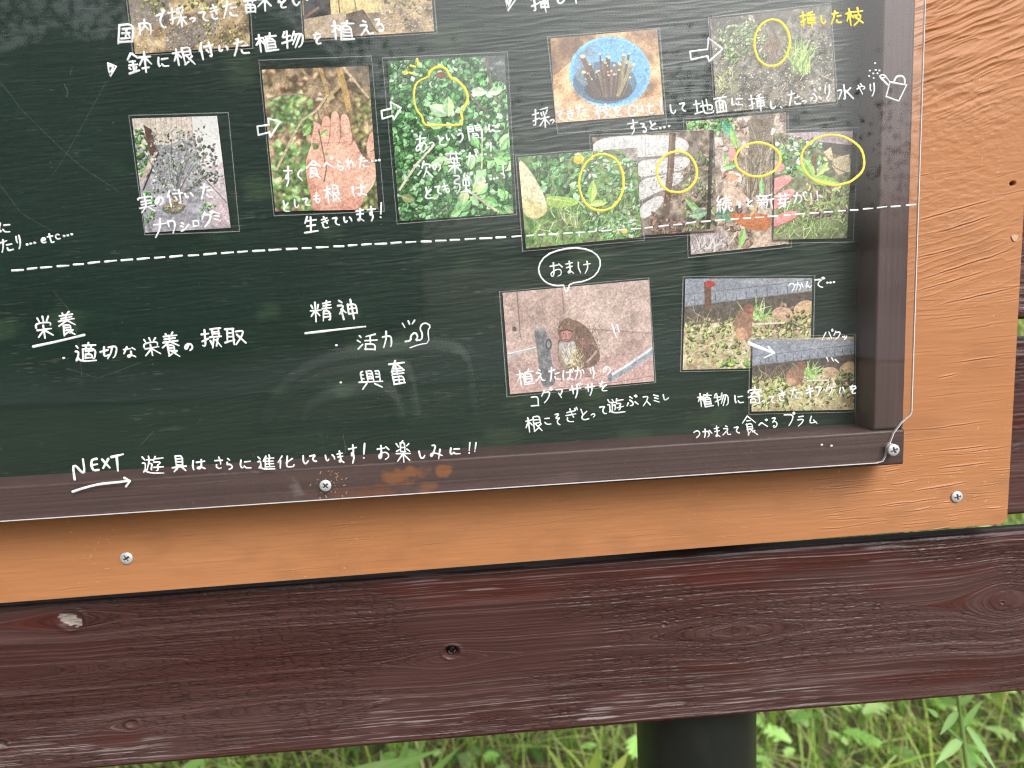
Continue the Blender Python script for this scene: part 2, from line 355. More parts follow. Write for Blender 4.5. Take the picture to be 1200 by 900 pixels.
# ------------------------------------------------------------------ trees beyond the path, behind the viewer: the acrylic mirrors them
M['bark'] = mat('tree bark', (0.10, 0.075, 0.055), 0.9); add_bump(M['bark'], tex(M['bark'], 14, 6, stretch=(1, 1, 0.2)), 0.8, 0.03)
M['crown'] = mat('tree leaves', rough=0.6, attr='col')
def tree(x, y, h, r, seed, label):
    q = random.Random(seed); t_ = empty('broadleaf_tree', label, 'tree', 'trees mirrored in the acrylic sheet'); mb = MB()
    z0 = float(ground_z(x, y)) - 0.1; top = np.array([x + q.uniform(-.4, .4), y, z0 + h * 0.8]); bs = np.array([x, y, z0])
    mb.tube([bs + (top - bs) * t + np.array([0.15 * math.sin(4 * t + seed), 0.1 * math.cos(3 * t), 0]) for t in np.linspace(0, 1, 9)], [0.24 * (1 - 0.8 * t) for t in np.linspace(0, 1, 9)], 10)
    cl_ = []
    for k in range(16):
        t = q.uniform(0.3, 0.95); a = q.uniform(0, 6.28); p = bs + (top - bs) * t; e = p + np.array([math.cos(a) * r * (1.1 - t * 0.5), math.sin(a) * r * (1.1 - t * 0.5), h * q.uniform(0.05, 0.25)])
        mb.tube([p, (p + e) / 2 + np.array([0, 0, 0.15]), e], [0.07 * (1.1 - t), 0.04, 0.015], 6); cl_.append(e); cl_.append((p + e) / 2)
    mb.build('trunk', M['bark'], t_, True); v = Veg()
    for c in cl_:
        for k in range(190 if seed < 4 else 50):
            p = c + np.array([q.gauss(0, 1), q.gauss(0, 1), q.gauss(0, 0.8)]) * r * 0.22
            d = np.array([q.gauss(0, 1), q.gauss(0, 1), q.gauss(0, .6)]); d /= np.linalg.norm(d); sd_ = np.cross(d, [0.3, 0.2, 1]); sd_ /= np.linalg.norm(sd_)
            v.strip([p, p + d * 0.11, p + d * 0.22], [0.01, 0.06, 0.005], sd_, np.array([0.036, 0.066, 0.02]) * q.uniform(0.6, 1.3))
    v.build('crown', M['crown'], t_)
for a in TREES if 'TREES' in globals() else [(-4.5, -15, 8.5, 3.0, 1), (-9.5, -14, 9.5, 3.2, 2), (-14, -17, 10, 3.4, 3), (-1.0, -20, 6.6, 2.8, 4), (6.5, -20, 6.0, 2.8, 5), (12.5, -17, 6.2, 2.8, 6)]:
    tree(*a, 'leafy green tree across the path that the sheet mirrors')
# a tall dense hedge across the path (unseen, added to darken one side of the reflection)
t_ = empty('added_hedge', 'tall dense dark green hedge across the path, added to darken what the sheet mirrors', 'added_hedge')
hx, hz_ = np.linspace(-19, -0.8, 46), np.linspace(-0.1, 1, 16); HX, HZ = np.meshgrid(hx, hz_); top_ = 5.6 + 1.1 * (fbm(HX * 0.35, 0 * HX, 61, 3) - .5) * 2 - 2.2 * sstep(-3.4, -0.8, HX)
bul = 0.9 * (fbm(HX * 0.9, HZ * 4.5, 62, 3) - 0.5); HY = -13.2 + bul - 1.4 * HZ ** 3; hv = np.stack([HX, HY, HZ * top_], -1); bk = hv.copy(); bk[..., 1] = -15.6 - bul + 0.8 * HZ ** 3
nr_, nc_ = HX.shape; f1 = grid_faces(nr_, nc_); f2 = f1[:, ::-1] + nr_ * nc_; tp = np.array([[(nr_ - 1) * nc_ + i, (nr_ - 1) * nc_ + i + 1, nr_ * nc_ + (nr_ - 1) * nc_ + i + 1, nr_ * nc_ + (nr_ - 1) * nc_ + i] for i in range(nc_ - 1)])
M['added_hedge'] = mat('hedge inside', (0.012, 0.02, 0.008), 0.9)
mesh_obj('hedge_core', np.vstack([hv.reshape(-1, 3), bk.reshape(-1, 3)]), np.vstack([f1, f2, tp]), M['added_hedge'], t_, True)
v = Veg(); q = random.Random(5)
for k in range(16000):
    i, j = q.randrange(nr_ - 1), q.randrange(nc_ - 1); p_ = hv[i, j] + (hv[i + 1, j + 1] - hv[i, j]) * np.array([q.random(), 1, q.random()]) + np.array([0, q.uniform(-.05, .22), 0])
    d = np.array([q.gauss(0, 1), q.gauss(0.4, .6), q.gauss(0, .8)]); d /= np.linalg.norm(d); sd_ = np.cross(d, [0.3, 0.2, 1]); sd_ /= np.linalg.norm(sd_)
    v.strip([p_, p_ + d * .1, p_ + d * .2], [.01, .055, .005], sd_, np.array([0.034, 0.062, 0.018]) * q.uniform(.5, 1.5))
v.build('leaves', M['crown'], t_)
# paint of the curved bench beside the path (added, mirrored as pale arcs)
M['arc_white'] = mat('white painted slat', (0.86, 0.84, 0.80), 0.5)

# ------------------------------------------------------------------ the wooden stand: steel post and horizontal planks
PLY = 0.012                                # face of the planks (the orange panel is 12 mm thick)
def rings(X, Z, seed, eyes, k1=150.0):
    """growth-ring field of a flat-sawn plank; eyes bend the grain round knots and open into cathedral arches"""
    zz = Z + 0.006 * (fbm(X * 2.2 + 3, Z * 9, seed, 3) - 0.5) + 0.0016 * (fbm(X * 14, Z * 60, seed + 1, 3) - 0.5)
    inside = np.zeros_like(zz); edge = np.zeros_like(zz)
    for (xe, ze, r, lx, rx) in eyes:       # centre, half height, length to the two sides (arch when one is long)
        dx = X - xe
        Rr = np.where(dx < 0, r * np.exp(-(dx / lx) ** 2), r * np.exp(-(dx / rx) ** 2)) if lx < 0.4 else np.where(dx < rx, r * np.sqrt(np.clip((rx - dx) / (lx + rx), 0, 1)), 0)
        dz = zz - ze; s = dz * dz - Rr * Rr
        zz = ze + np.sign(dz) * np.sqrt(np.maximum(s, 0)) * 1.0 + np.where(s < 0, np.sign(dz) * 0.0, 0)
        ins = s < 0; edge = np.maximum(edge, np.exp(-((np.abs(dz) - Rr) / 0.00045) ** 2) * (Rr > 0.0012))
        zz = np.where(ins, ze + 0.13 + np.sqrt(np.maximum(-s, 0)) * 1.3, zz); inside = np.maximum(inside, ins)
    return zz, inside, edge
def plank(name, corners, thick, nx, nz, seed, eyes, parent, x_fine=None, wear=1.0, pits=()):
    """corners TL TR BR BL on the plane y = PLY; returns the mesh object: carved face, rounded long edges, sides and back"""
    TL, TR, BR, BL = [np.array(c) for c in corners]
    u = np.linspace(0, 1, nx) if x_fine is None else x_fine; v = np.linspace(0, 1, nz)
    v = 0.5 - 0.5 * np.cos(v * math.pi) * (0.35 + 0.65 * np.abs(np.cos(v * math.pi)) ** 0) if False else v
    Ug, Vg = np.meshgrid(u, v)
    P = (TL * (1 - Ug[..., None]) + TR * Ug[..., None]) * (1 - Vg[..., None]) + (BL * (1 - Ug[..., None]) + BR * Ug[..., None]) * Vg[..., None]
    X, Z = P[..., 0], P[..., 2]; Hh = np.linalg.norm(TL - BL)
    f, ins, edge = rings(X, Z, seed, eyes)
    dr = X * 1.3
    fw = f + 0.0007 * (fbm(X * 60, f * 400, seed + 20, 3) - 0.5)
    n1 = vn(f * 120 + 5, dr, seed + 2); n2 = vn(fw * 330, dr * 2 + 7, seed + 3); n3 = vn(fw * 900, dr * 5, seed + 4)
    rg = lambda q, p_: (1 - np.abs(2 * q - 1)) ** p_
    r1, r2, r3 = rg(n1, 14), rg(n2, 9), rg(n3, 5)
    patch = fbm(X * 9 + 2, Z * 30, seed + 7, 3); rough_zone = sstep(0.40, 0.56, patch)
    wx = 0.004 * (fbm(X * 90, f * 300, seed + 21, 3) - 0.5); wz = 0.0012 * (fbm(X * 120, f * 500, seed + 22, 3) - 0.5)
    fib = vn(X * 60, fw * 2200, seed + 5); chk = vn((X + wx) * 150, (fw + wz) * 760, seed + 6); ck2 = vn((X + wx) * 300, (fw + wz) * 1300, seed + 23)
    crk = rg(chk, 7); crk2 = rg(ck2, 6)
    h = 0.00012 * (n1 - 0.5) + 0.00042 * r1 + 0.00036 * r2 + 0.00018 * r3 + 0.00010 * (fib - 0.5) + rough_zone * (-0.00042 * crk - 0.0002 * crk2) + (1 - rough_zone) * 0.00006 * (ck2 - .5)
    d_top = Vg * Hh; d_bot = (1 - Vg) * Hh; rr = 0.0035
    for dd in (d_top, d_bot):
        q = np.clip(1 - dd / rr, 0, 1); h = h - rr * (1 - np.sqrt(1 - q * q))
    for (xp, zp, rp, dp) in pits:
        q = np.sqrt(((X - xp) / rp) ** 2 + ((Z - zp) / (rp * 0.8)) ** 2); h = h - dp * np.clip(1 - q ** 2, 0, 1) + 0.0006 * np.exp(-((q - 1.25) / 0.2) ** 2)
    base = np.array([0.060, 0.0235, 0.021]); red = np.array([0.069, 0.0175, 0.014]); grey = np.array([0.088, 0.044, 0.041]); pale = np.array([0.42, 0.36, 0.36])
    gz = (sstep(0.34, 0.62, fbm(X * 3.2 + 17, Z * 16, seed + 9, 3) * 0.7 + 0.3 * Vg))[..., None]  # grey zones paint the sky sheen into the plank colour
    C = base * (1 - gz) + grey * gz
    pr = (sstep(0.56, 0.64, fbm(X * 6 + 31, f * 60, seed + 8, 4)) * (1 - 0.75 * rough_zone))[..., None] * 0.85
    C = C * (1 - pr) + red * pr
    C = C * (0.80 + 0.40 * n3[..., None]) * (0.88 + 0.24 * fib[..., None])
    C = C * (1 - (rough_zone * np.clip(0.5 * crk + 0.25 * crk2, 0, 0.6))[..., None])
    along = sstep(0.35, 0.7, vn(X * 9, f * 170, seed + 10))
    ln_ = np.clip((r1 * 1.1 + r2 * along * 0.9 + r3 * 0.5 * sstep(0.6, 0.8, vn(X * 30, f * 700, seed + 24))) * (1 - 0.72 * ins) + 0.75 * edge * along, 0, 1)
    lc = np.array([0.19, 0.118, 0.112]); wl = (ln_ * 0.27 * wear)[..., None]; C = C * (1 - wl) + lc * wl
    low = sstep(0.62, 0.93, Vg) * sstep(0.985, 0.95, Vg) * sstep(0.45, 0.75, rg(vn(X * 7, fw * 1500, seed + 14), 1)) * sstep(0.55, 0.8, vn(X * 38, f * 1400, seed + 25)) * sstep(0.36, 0.56, fbm(X * 5 + 3, Z * 6, seed + 15, 3))
    top = sstep(0.22, 0.04, Vg) * sstep(0.70, 0.9, vn(X * 24, f * 1100, seed + 26)) * sstep(0.45, 0.6, fbm(X * 8 + 9, Z * 14, seed + 16, 3))
    wm = np.clip((low * 0.6 + top * 0.4) * wear, 0, 0.85)[..., None]; C = C * (1 - wm) + pale * wm
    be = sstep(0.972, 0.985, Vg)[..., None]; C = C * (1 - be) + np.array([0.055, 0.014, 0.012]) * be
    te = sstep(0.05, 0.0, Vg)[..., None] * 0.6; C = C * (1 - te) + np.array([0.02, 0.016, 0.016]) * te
    for (xp, zp, rp, dp) in pits:
        if dp > 0 and rp > 0.006:
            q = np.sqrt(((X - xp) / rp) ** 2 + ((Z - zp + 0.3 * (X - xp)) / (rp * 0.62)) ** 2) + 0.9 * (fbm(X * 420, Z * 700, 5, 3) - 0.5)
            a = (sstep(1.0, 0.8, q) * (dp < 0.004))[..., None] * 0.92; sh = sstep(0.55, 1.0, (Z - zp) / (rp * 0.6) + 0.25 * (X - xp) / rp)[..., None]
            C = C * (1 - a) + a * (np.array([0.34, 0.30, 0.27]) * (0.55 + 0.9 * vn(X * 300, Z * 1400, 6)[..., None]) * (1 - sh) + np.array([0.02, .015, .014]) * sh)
    V = P.copy(); V[..., 1] -= h
    nr, nc = Ug.shape; verts = V.reshape(-1, 3); faces = grid_faces(nr, nc)
    faces = faces[:, ::-1]
    ring = np.concatenate([np.arange(nc), np.arange(1, nr) * nc + nc - 1, (nr - 1) * nc + np.arange(nc - 2, -1, -1), np.arange(nr - 2, 0, -1) * nc])
    back = verts[ring].copy(); back[:, 1] = PLY + thick
    b0 = len(verts); k = len(ring); side = np.array([[ring[i], ring[(i + 1) % k], b0 + (i + 1) % k, b0 + i] for i in range(k)])
    allv = np.vstack([verts, back]); allc = np.vstack([C.reshape(-1, 3), np.tile([0.03, 0.024, 0.023], (k, 1))])
    nf = len(faces); fc = np.vstack([faces, side]); mi = np.concatenate([np.zeros(nf, int), np.ones(k, int)])
    bc = [TL.copy(), TR.copy(), BR.copy(), BL.copy()]
    for c in bc: c[1] = PLY + thick - 0.0002
    b1 = len(allv); allv = np.vstack([allv, np.array(bc)]); allc = np.vstack([allc, np.tile([0.03, 0.024, 0.023], (4, 1))])
    fc = np.vstack([fc, [[b1, b1 + 1, b1 + 2, b1 + 3]]]); mi = np.append(mi, 1)
    return mesh_obj(name, allv, fc, [M['plank'], M['end']], parent, True, mi, {'col': allc})
stand = empty('plank_stand', 'dark brown wooden plank stand on a black steel post, carrying the orange board', 'stand')
def ex(a, b, xa, xb):
    """the line through a and b carried on to x = xa and x = xb"""
    t0, t1 = (xa - a[0]) / (b[0] - a[0]), (xb - a[0]) / (b[0] - a[0]); return a + (b - a) * t0, a + (b - a) * t1
XL, XR = -0.62, 0.60
tl, tr = ex(U(0, 711, PLY), U(1200, 621.3, PLY), XL, XR); bl, br = ex(U(160, 898, PLY), U(1200, 811, PLY), XL, XR)
pp = lambda u, v: (U(u, v, PLY)[0], U(u, v, PLY)[2])
def eye(u, v, hp, l, r): a = pp(u, v); return (a[0], a[1], hp * 0.00058, l * 0.00058, r * 0.00058)
xs = np.unique(np.concatenate([np.linspace(0, 1, 220), np.linspace(0.2, 0.86, 950)]))
bolt_p, knot_p, small_p, nail_p, dot_p = pp(529, 764), pp(82, 726), pp(155, 848), pp(2, 872), pp(778, 732)
bp_ = plank('plank', (tl, tr, br, bl), 0.012, 0, 330, 3,
      [eye(1178, 702, 26, 62, 80), eye(20, 790, 26, 900, 200), eye(520, 773, 12, 60, 70), eye(860, 740, 16, 400 / 4, 90), eye(80, 728, 12, 60, 60), eye(155, 848, 7, 30, 30), eye(330, 830, 10, 130, 100)],
      stand, x_fine=xs, pits=[(*knot_p, 0.0080, 0.0016), (*bolt_p, 0.0058, 0.006), (*small_p, 0.004, 0.0012), (*nail_p, 0.004, 0.003), (*dot_p, 0.002, 0.0008), (*pp(1174, 706), 0.0016, 0.001)])
for k, (ua, ub) in enumerate((((1190, 398), (1190, 604)), ((1190, 168), (1190, 375)))):
    a, b = U(*ua, PLY), U(*ub, PLY); sl_ = (tr - tl) / (tr[0] - tl[0])
    c = [a + sl_ * (XL - a[0]), a + sl_ * (XR - a[0]), b + sl_ * (XR - b[0]), b + sl_ * (XL - b[0])]
    xf = np.unique(np.concatenate([np.linspace(0, 1, 60), np.linspace(0.79, 0.9, 130)]))
    plank('plank', c, 0.015, 0, 170, 41 + k * 9, [(0.47, (a[2] + b[2]) / 2, 0.012, 0.05, 0.06)], stand, x_fine=xf)
# bolt head sunk in its hole: six-sided with a socket
mb = MB(); bx, bz = bolt_p; by = PLY + 0.0032
for r0, ya, yb in ((0.0046, by, by + 0.004),):
    mb.prism([(bx + r0 * math.cos(a), bz + r0 * math.sin(a)) for a in np.linspace(0, 2 * math.pi, 25)[:-1]], ya, yb)
mb.tube([(bx + 0.0028 * math.cos(a), by - 0.0006, bz + 0.0028 * math.sin(a)) for a in np.linspace(0, 2 * math.pi, 7)], 0.0009, 6)
mb.build('bolt', M['bolt'], bp_, True)
pcx = (U(748, 850, 0.075)[0] + U(883, 850, 0.075)[0]) / 2; pr_ = (U(883, 850, 0.075)[0] - U(748, 850, 0.075)[0]) / 2
mb = MB(); n = 40; zs = [-0.2, 0.3, 0.9, 1.55]
zs = [0.0 - 0.1, 0.4, 0.9, 1.5]
mb.tube([(pcx, PLY + 0.0165 + pr_, z) for z in zs], pr_, n); mb.build('post', M['post'], stand, True)
mb = MB()
mb.tube([(-0.52, PLY + 0.0165 + pr_, z) for z in zs], pr_, n); mb.build('post', M['post'], stand, True)

# ------------------------------------------------------------------ the notice board: plywood panel, green field, frame, acrylic
board = empty('notice_board', 'orange plywood notice board with a green writing field, brown frame and clear cover sheet', 'notice board')
PR = U(1180, 611), U(1199, 267); PB = ex(U(0, 707), U(1178, 614), -0.60, 0.40)
zb = lambda x: PB[0][2] + (PB[1][2] - PB[0][2]) * (x - PB[0][0]) / (PB[1][0] - PB[0][0])
xr = (PR[0][0] + PR[1][0]) / 2; zt = CAM_H + 0.42; CR = 0.006
xe_in = U(1040, 300)[0]                                     # hidden under the right frame strip
X1 = np.concatenate([np.linspace(-0.60, -0.37, 40)[:-1], np.linspace(-0.37, xe_in, 900)[:-1], np.linspace(xe_in, xr, 300)])
z_in = U(600, 535)[2]; zlow = zb(0.0)
T1 = np.concatenate([np.linspace(0, z_in - zlow, 230)[:-1], np.linspace(z_in - zlow, CAM_H + 0.19 - zlow, 820)[:-1], np.linspace(CAM_H + 0.19 - zlow, zt - zlow, 30)])
Xg, Tg = np.meshgrid(X1, T1); Tx = Tg.copy()
inset = np.where(Xg > xr - CR, CR - np.sqrt(np.maximum(CR ** 2 - (Xg - (xr - CR)) ** 2, 0)), 0)
Zg = zb(Xg) * (1 - Tg / T1[-1]) + zt * (Tg / T1[-1]) + inset * np.clip(1 - Tg / 0.02, 0, 1)
H = 0.00007 * (vn(Xg * 45, Zg * 900, 3) - 0.5) + 0.00010 * (fbm(Xg * 90, Zg * 420, 4, 3) - 0.5)
px_of = lambda u, v: U(u, v)
def zone(u, v, ru, rv):
    c = U(u, v); return np.exp(-((Xg - c[0]) / (ru * 0.00056)) ** 2 - ((Zg - c[2]) / (rv * 0.00056)) ** 2)
# heavy folds of the veneer near the top and beside the hole, running up to the side
ang = 0.30
wrp = 0.006 * (fbm(Xg * 24, Zg * 40, 21, 3) - 0.5)
fold = vn((Xg * math.cos(ang) + Zg * math.sin(ang)) * 30, ((Zg - Xg * ang) + wrp) * 235, 22)
fold2 = vn(Xg * 70, (Zg - Xg * 0.34 + wrp) * 520, 23)
zf = np.clip(zone(1150, 5, 170, 78) * 1.2 + 0.6 * zone(1130, 110, 60, 40), 0, 1)
zg_ = np.clip(zone(1120, 285, 90, 55) + 0.4 * zone(1120, 350, 80, 30), 0, 1)
rid = lambda q, p_: (1 - np.abs(2 * q - 1)) ** p_
H += zf * (0.0012 * rid(fold, 2.2) * (0.35 + 0.9 * vn(Xg * 60, Zg * 90, 24)) + 0.0006 * rid(fold2, 2)) + zg_ * (0.0004 * rid(fold, 6) + 0.0002 * rid(fold2, 3))
# pitted hide-like texture under the top folds
H += np.clip(zone(1140, 130, 90, 60), 0, 1) * 0.0007 * (fbm(Xg * 210, Zg * 330, 31, 3) - 0.5)
H += np.clip(zone(1110, 230, 90, 90), 0, 1) * 0.0005 * (fbm(Xg * 160, Zg * 500, 33, 3) - 0.5)
def crack(x, z, L, slope, wdt, ht):
    i0, i1 = np.searchsorted(X1, [x - L, x + L]); 
    if i1 <= i0 + 1: return
    zz = Zg[:, i0]; j = np.nonzero(np.abs(zz - z) < L * abs(slope) + 6 * wdt + 0.002)[0]
    if len(j) < 2: return
    sl2 = (slice(j[0], j[-1] + 1), slice(i0, i1)); dx = (Xg[sl2] - x) / L
    wob = 0.0006 * (vn(Xg[sl2] * 130 + x * 999, 0 * Xg[sl2], 77) - 0.5)
    dz = Zg[sl2] - z - slope * (Xg[sl2] - x) - wob
    H[sl2] += ht * np.clip(1 - dx * dx, 0, 1) * (np.exp(-(dz / wdt) ** 2) - 0.9 * np.exp(-((dz + 1.7 * wdt) / wdt) ** 2))
for k in range(300):
    a = R.random()
    if a < 0.20: u, v = R.uniform(1070, 1195), R.uniform(330, 620)
    elif a < 0.55: u, v = R.uniform(960, 1185), R.uniform(500, 620)
    elif a < 0.72: u, v = R.uniform(1065, 1195), R.uniform(200, 420)
    else: u, v = R.uniform(-60, 1000), R.uniform(565, 700)
    c = U(u, v); weak = 0.4 if a >= 0.72 else (0.45 if a < 0.20 or a > 0.55 else 0.9)
    crack(c[0], c[2], R.uniform(0.004, 0.028) * (0.5 if R.random() < 0.6 else 1), R.uniform(-0.02, 0.12) + (0.15 if 200 < v < 330 and a < 0.72 else 0), R.uniform(0.00022, 0.0005), weak * R.uniform(0.00005, 0.0004))
for (u, v, L, s_, ht) in [(1110, 330, 85, 0.23, .0006), (1130, 310, 110, 0.26, .0009), (1120, 245, 90, 0.22, .0006), (1130, 262, 70, .24, .0008), (1100, 295, 60, .2, .0006), (1150, 345, 90, .16, .0007), (1130, 545, 70, .06, .0006), (1100, 570, 70, .1, .0009), (1060, 565, 36, .1, .0006), (1130, 525, 60, .05, .0005), (1165, 595, 22, .04, .0008), (1082, 596, 24, .1, .0008), (1110, 588, 26, .05, .0005), (1120, 498, 80, .06, .0004), (1150, 420, 60, .08, .0005), (1110, 440, 24, .15, .0006)]:
    c = U(u, v); crack(c[0], c[2], L * 0.0003, s_, 0.00042, ht)
hp = U(1187, 215); H -= 0.004 * np.exp(-(((Xg - hp[0]) / 0.0018) ** 2 + ((Zg - hp[2]) / 0.0014) ** 2) ** 2)
base = np.array([0.455, 0.184, 0.066]); lite = np.array([0.49, 0.218, 0.094])
q = fbm(Xg * 12, Zg * 30, 51, 4)[..., None]; C = base * (1 - q) + lite * q
C = C * (0.94 + 0.12 * vn(Xg * 40, Zg * 800, 52)[..., None]); dirt = sstep(0.58, 0.82, fbm(Xg * 26 + 4, Zg * 44, 55, 5))[..., None] * 0.28; C = C * (1 - dirt) + np.array([0.27, 0.12, 0.055]) * dirt
spk = (sstep(0.93, 0.97, vn(Xg * 700, Zg * 900, 56)) * sstep(0.5, 0.7, fbm(Xg * 20, Zg * 20, 57)))[..., None] * 0.7; C = C * (1 - spk) + np.array([0.62, 0.45, 0.32]) * spk
dk = np.exp(-(((Xg - hp[0]) / 0.0016) ** 2 + ((Zg - hp[2]) / 0.0012) ** 2) ** 2)[..., None]; C = C * (1 - dk) + 0.004 * dk
V = np.stack([Xg, -H, Zg], -1).reshape(-1, 3); nr, nc = Xg.shape; F = grid_faces(nr, nc)
keep = ~((Xg.reshape(-1)[F].max(1) < xe_in - 0.002) & (Tg.reshape(-1)[F].min(1) > z_in - zlow + 0.002) & (Tg.reshape(-1)[F].max(1) < T1[-1] - 0.03))
F = F[keep]
mask = np.zeros(len(V), bool); mask[F.ravel()] = True; idx = np.cumsum(mask) - 1
ring = np.concatenate([np.arange(nc - 1, -1, -1) , ])                 # bottom edge, then side edge to the back
ringR = np.arange(nr) * nc + nc - 1
V2 = V[mask]; C2 = C.reshape(-1, 3)[mask]; F2 = idx[F]
def skirt(ids, flip):
    global V2, C2, F2
    bq = V[ids].copy(); bq[:, 1] = 0.0118; b0 = len(V2); k = len(ids); fi = idx[ids]
    sd_ = np.array([[fi[i], fi[i + 1], b0 + i + 1, b0 + i] for i in range(k - 1)]); sd_ = sd_[:, ::-1] if flip else sd_
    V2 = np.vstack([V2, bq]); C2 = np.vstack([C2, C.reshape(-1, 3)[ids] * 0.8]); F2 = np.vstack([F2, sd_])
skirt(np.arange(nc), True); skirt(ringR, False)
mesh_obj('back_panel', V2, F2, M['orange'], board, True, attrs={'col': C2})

# strips: lines measured on their faces (26 mm proud of the panel)
FD = -0.026
sb_t = ex(U(60, 567, FD), U(1024, 505.5, FD), -0.60, 0.40); sb_b = ex(U(0, 612, FD), U(1060, 544.5, FD), -0.60, 0.40)
sr_l = U(1036, 0, FD), U(1024, 505, FD); sr_r = U(1074.5, 0, FD), U(1059.5, 504, FD)
lin2 = lambda a, b, x: a[2] + (b[2] - a[2]) * (x - a[0]) / (b[0] - a[0])
linx = lambda a, b, z: a[0] + (b[0] - a[0]) * (z - a[2]) / (b[2] - a[2])
x_end = U(1060.5, 520, FD)[0]
def strip(name, TL, TR, BR, BL, nx, nz, seed, stains_glare=(), along='x'):
    """a planed batten: rounded front edges, grain along its length, a back flush with the panel"""
    u = np.linspace(0, 1, nx); v = np.linspace(0, 1, nz); Ug, Vg = np.meshgrid(u, v); Ue, Ve = Ug[..., None], Vg[..., None]
    TL, TR, BR, BL = map(np.array, (TL, TR, BR, BL))
    P = (TL * (1 - Ue) + TR * Ue) * (1 - Ve) + (BL * (1 - Ue) + BR * Ue) * Ve
    X, Z = P[..., 0], P[..., 2]; a, b = (X, Z) if along == 'x' else (Z, X)
    g1 = vn(a * 8, b * 900, seed); g2 = vn(a * 30, b * 3000, seed + 1)
    h = 0.00012 * (g1 - .5) + 0.00005 * (g2 - .5)
    wH, wW = np.linalg.norm(TL - BL), np.linalg.norm(TL - TR); rr = 0.0016
    for dd in (Vg * wH, (1 - Vg) * wH, Ug * wW, (1 - Ug) * wW):
        q = np.clip(1 - dd / rr, 0, 1); h = h - rr * (1 - np.sqrt(1 - q * q))
    C = np.array([0.072, 0.042, 0.041]) * (0.82 + 0.36 * g1[..., None]) * (0.9 + 0.2 * fbm(X * 30, Z * 30, seed + 2)[..., None])
    for (u0, v0, ru, rv, col, st) in stains_glare:
        c = U(u0, v0, FD); q = ((X - c[0]) / (ru * 0.00053)) ** 2 + ((Z - c[2]) / (rv * 0.00053)) ** 2
        m_ = sstep(0.75, 0.3, q * 0.5 + 1.5 * (fbm(X * 120, Z * 170, seed + 5, 5) - 0.38))[..., None] * st; C = C * (1 - m_) + np.array(col) * m_
    V = P.copy(); V[..., 1] -= h; nr, nc = Ug.shape; vs = V.reshape(-1, 3); F = grid_faces(nr, nc)[:, ::-1]
    ring = np.concatenate([np.arange(nc), np.arange(1, nr) * nc + nc - 1, (nr - 1) * nc + np.arange(nc - 2, -1, -1), np.arange(nr - 2, 0, -1) * nc])
    bk = vs[ring].copy(); bk[:, 1] = -0.0007; b0 = len(vs); k = len(ring)
    sd_ = np.array([[ring[i], ring[(i + 1) % k], b0 + (i + 1) % k, b0 + i] for i in range(k)])
    return mesh_obj(name, np.vstack([vs, bk]), np.vstack([F, sd_]), M['strip'], board, True, attrs={'col': np.vstack([C.reshape(-1, 3), C.reshape(-1, 3)[ring]])})
BARE = (0.30, 0.11, 0.035); BARE2 = (0.13, 0.05, 0.028); DUST = (0.16, 0.10, 0.085)
XQ = -0.56
strip('frame_strip', (XQ, FD, lin2(*sb_t, XQ)), (x_end, FD, lin2(*sb_t, x_end)), (x_end, FD, lin2(*sb_b, x_end)), (XQ, FD, lin2(*sb_b, XQ)), 1100, 60, 61,
      [(475, 558, 26, 13, BARE, .6), (520, 552, 9, 8, BARE, .65), (440, 576, 26, 10, BARE2, .8), (500, 572, 14, 12, BARE, .45), (512, 578, 8, 6, (0.12, .02, .015), .7), (415, 580, 60, 9, BARE2, .5), (345, 575, 9, 18, (0.2, .17, .17), .5), (660, 560, 30, 8, DUST, .25)])  # bare and dusty spots; the pale upright streak is a painted reflection
zj = lin2(*sb_t, sr_l[1][0]) + 0.0004; zu = CAM_H + 0.36
strip('frame_strip', (linx(*sr_l, zu), FD + .0006, zu), (linx(*sr_r, zu), FD + .0006, zu), (linx(*sr_r, zj), FD + .0006, lin2(*sb_t, linx(*sr_r, zj)) + .0004), (linx(*sr_l, zj), FD + .0006, zj), 60, 700, 71, along='z')
strip('frame_strip', (XQ, FD + .0006, zu), (XQ + 0.021, FD + .0006, zu), (XQ + .021, FD + .0006, lin2(*sb_t, XQ + .021) + .0004), (XQ, FD + .0006, lin2(*sb_t, XQ) + .0004), 20, 200, 81, along='z')
strip('frame_strip', (XQ, FD, zu + .0204), (linx(*sr_r, zu), FD, zu + .0204), (linx(*sr_r, zu), FD, zu + .0004), (XQ, FD, zu + .0004), 200, 20, 91)
# green writing field, painted inside the frame, with the ripple of the plywood under the paint
gx_ = np.concatenate([np.linspace(XQ + 0.01, -0.37, 30)[:-1], np.linspace(-0.37, linx(*sr_l, CAM_H) + 0.012, 760)]); gz_ = np.concatenate([np.linspace(CAM_H - 0.145, CAM_H + 0.19, 760)[:-1], np.linspace(CAM_H + 0.19, zu + 0.01, 60)])
Gx, Gz = np.meshgrid(gx_, gz_)
sm = lambda x: 0.5 * (lin2(*sb_t, x) + lin2(*sb_b, x)); Gz = np.maximum(Gz, 0) + (sm(Gx) - gz_[0]) * (zu + 0.01 - Gz) / (zu + 0.01 - gz_[0])
c1 = U(800, 120); zr = np.exp(-((Gx - c1[0]) / 0.16) ** 2 - ((Gz - c1[2]) / 0.09) ** 2)
wq = 0.004 * (fbm(Gx * 22, Gz * 40, 7, 3) - 0.5)
rip = vn(Gx * 34 + 3, (Gz - 0.09 * Gx + wq) * 420, 8); rip2 = vn(Gx * 80, (Gz + wq) * 1700, 9)
Hg = (0.00010 + 0.00042 * zr) * rid(rip, 1.5) + 0.00022 * (0.3 + zr) * (rip2 - 0.5)
Cg = np.array([0.0052, 0.0225, 0.0148]) * (0.78 + 0.44 * rip2[..., None]) * (0.85 + 0.3 * fbm(Gx * 18, Gz * 30, 10)[..., None])
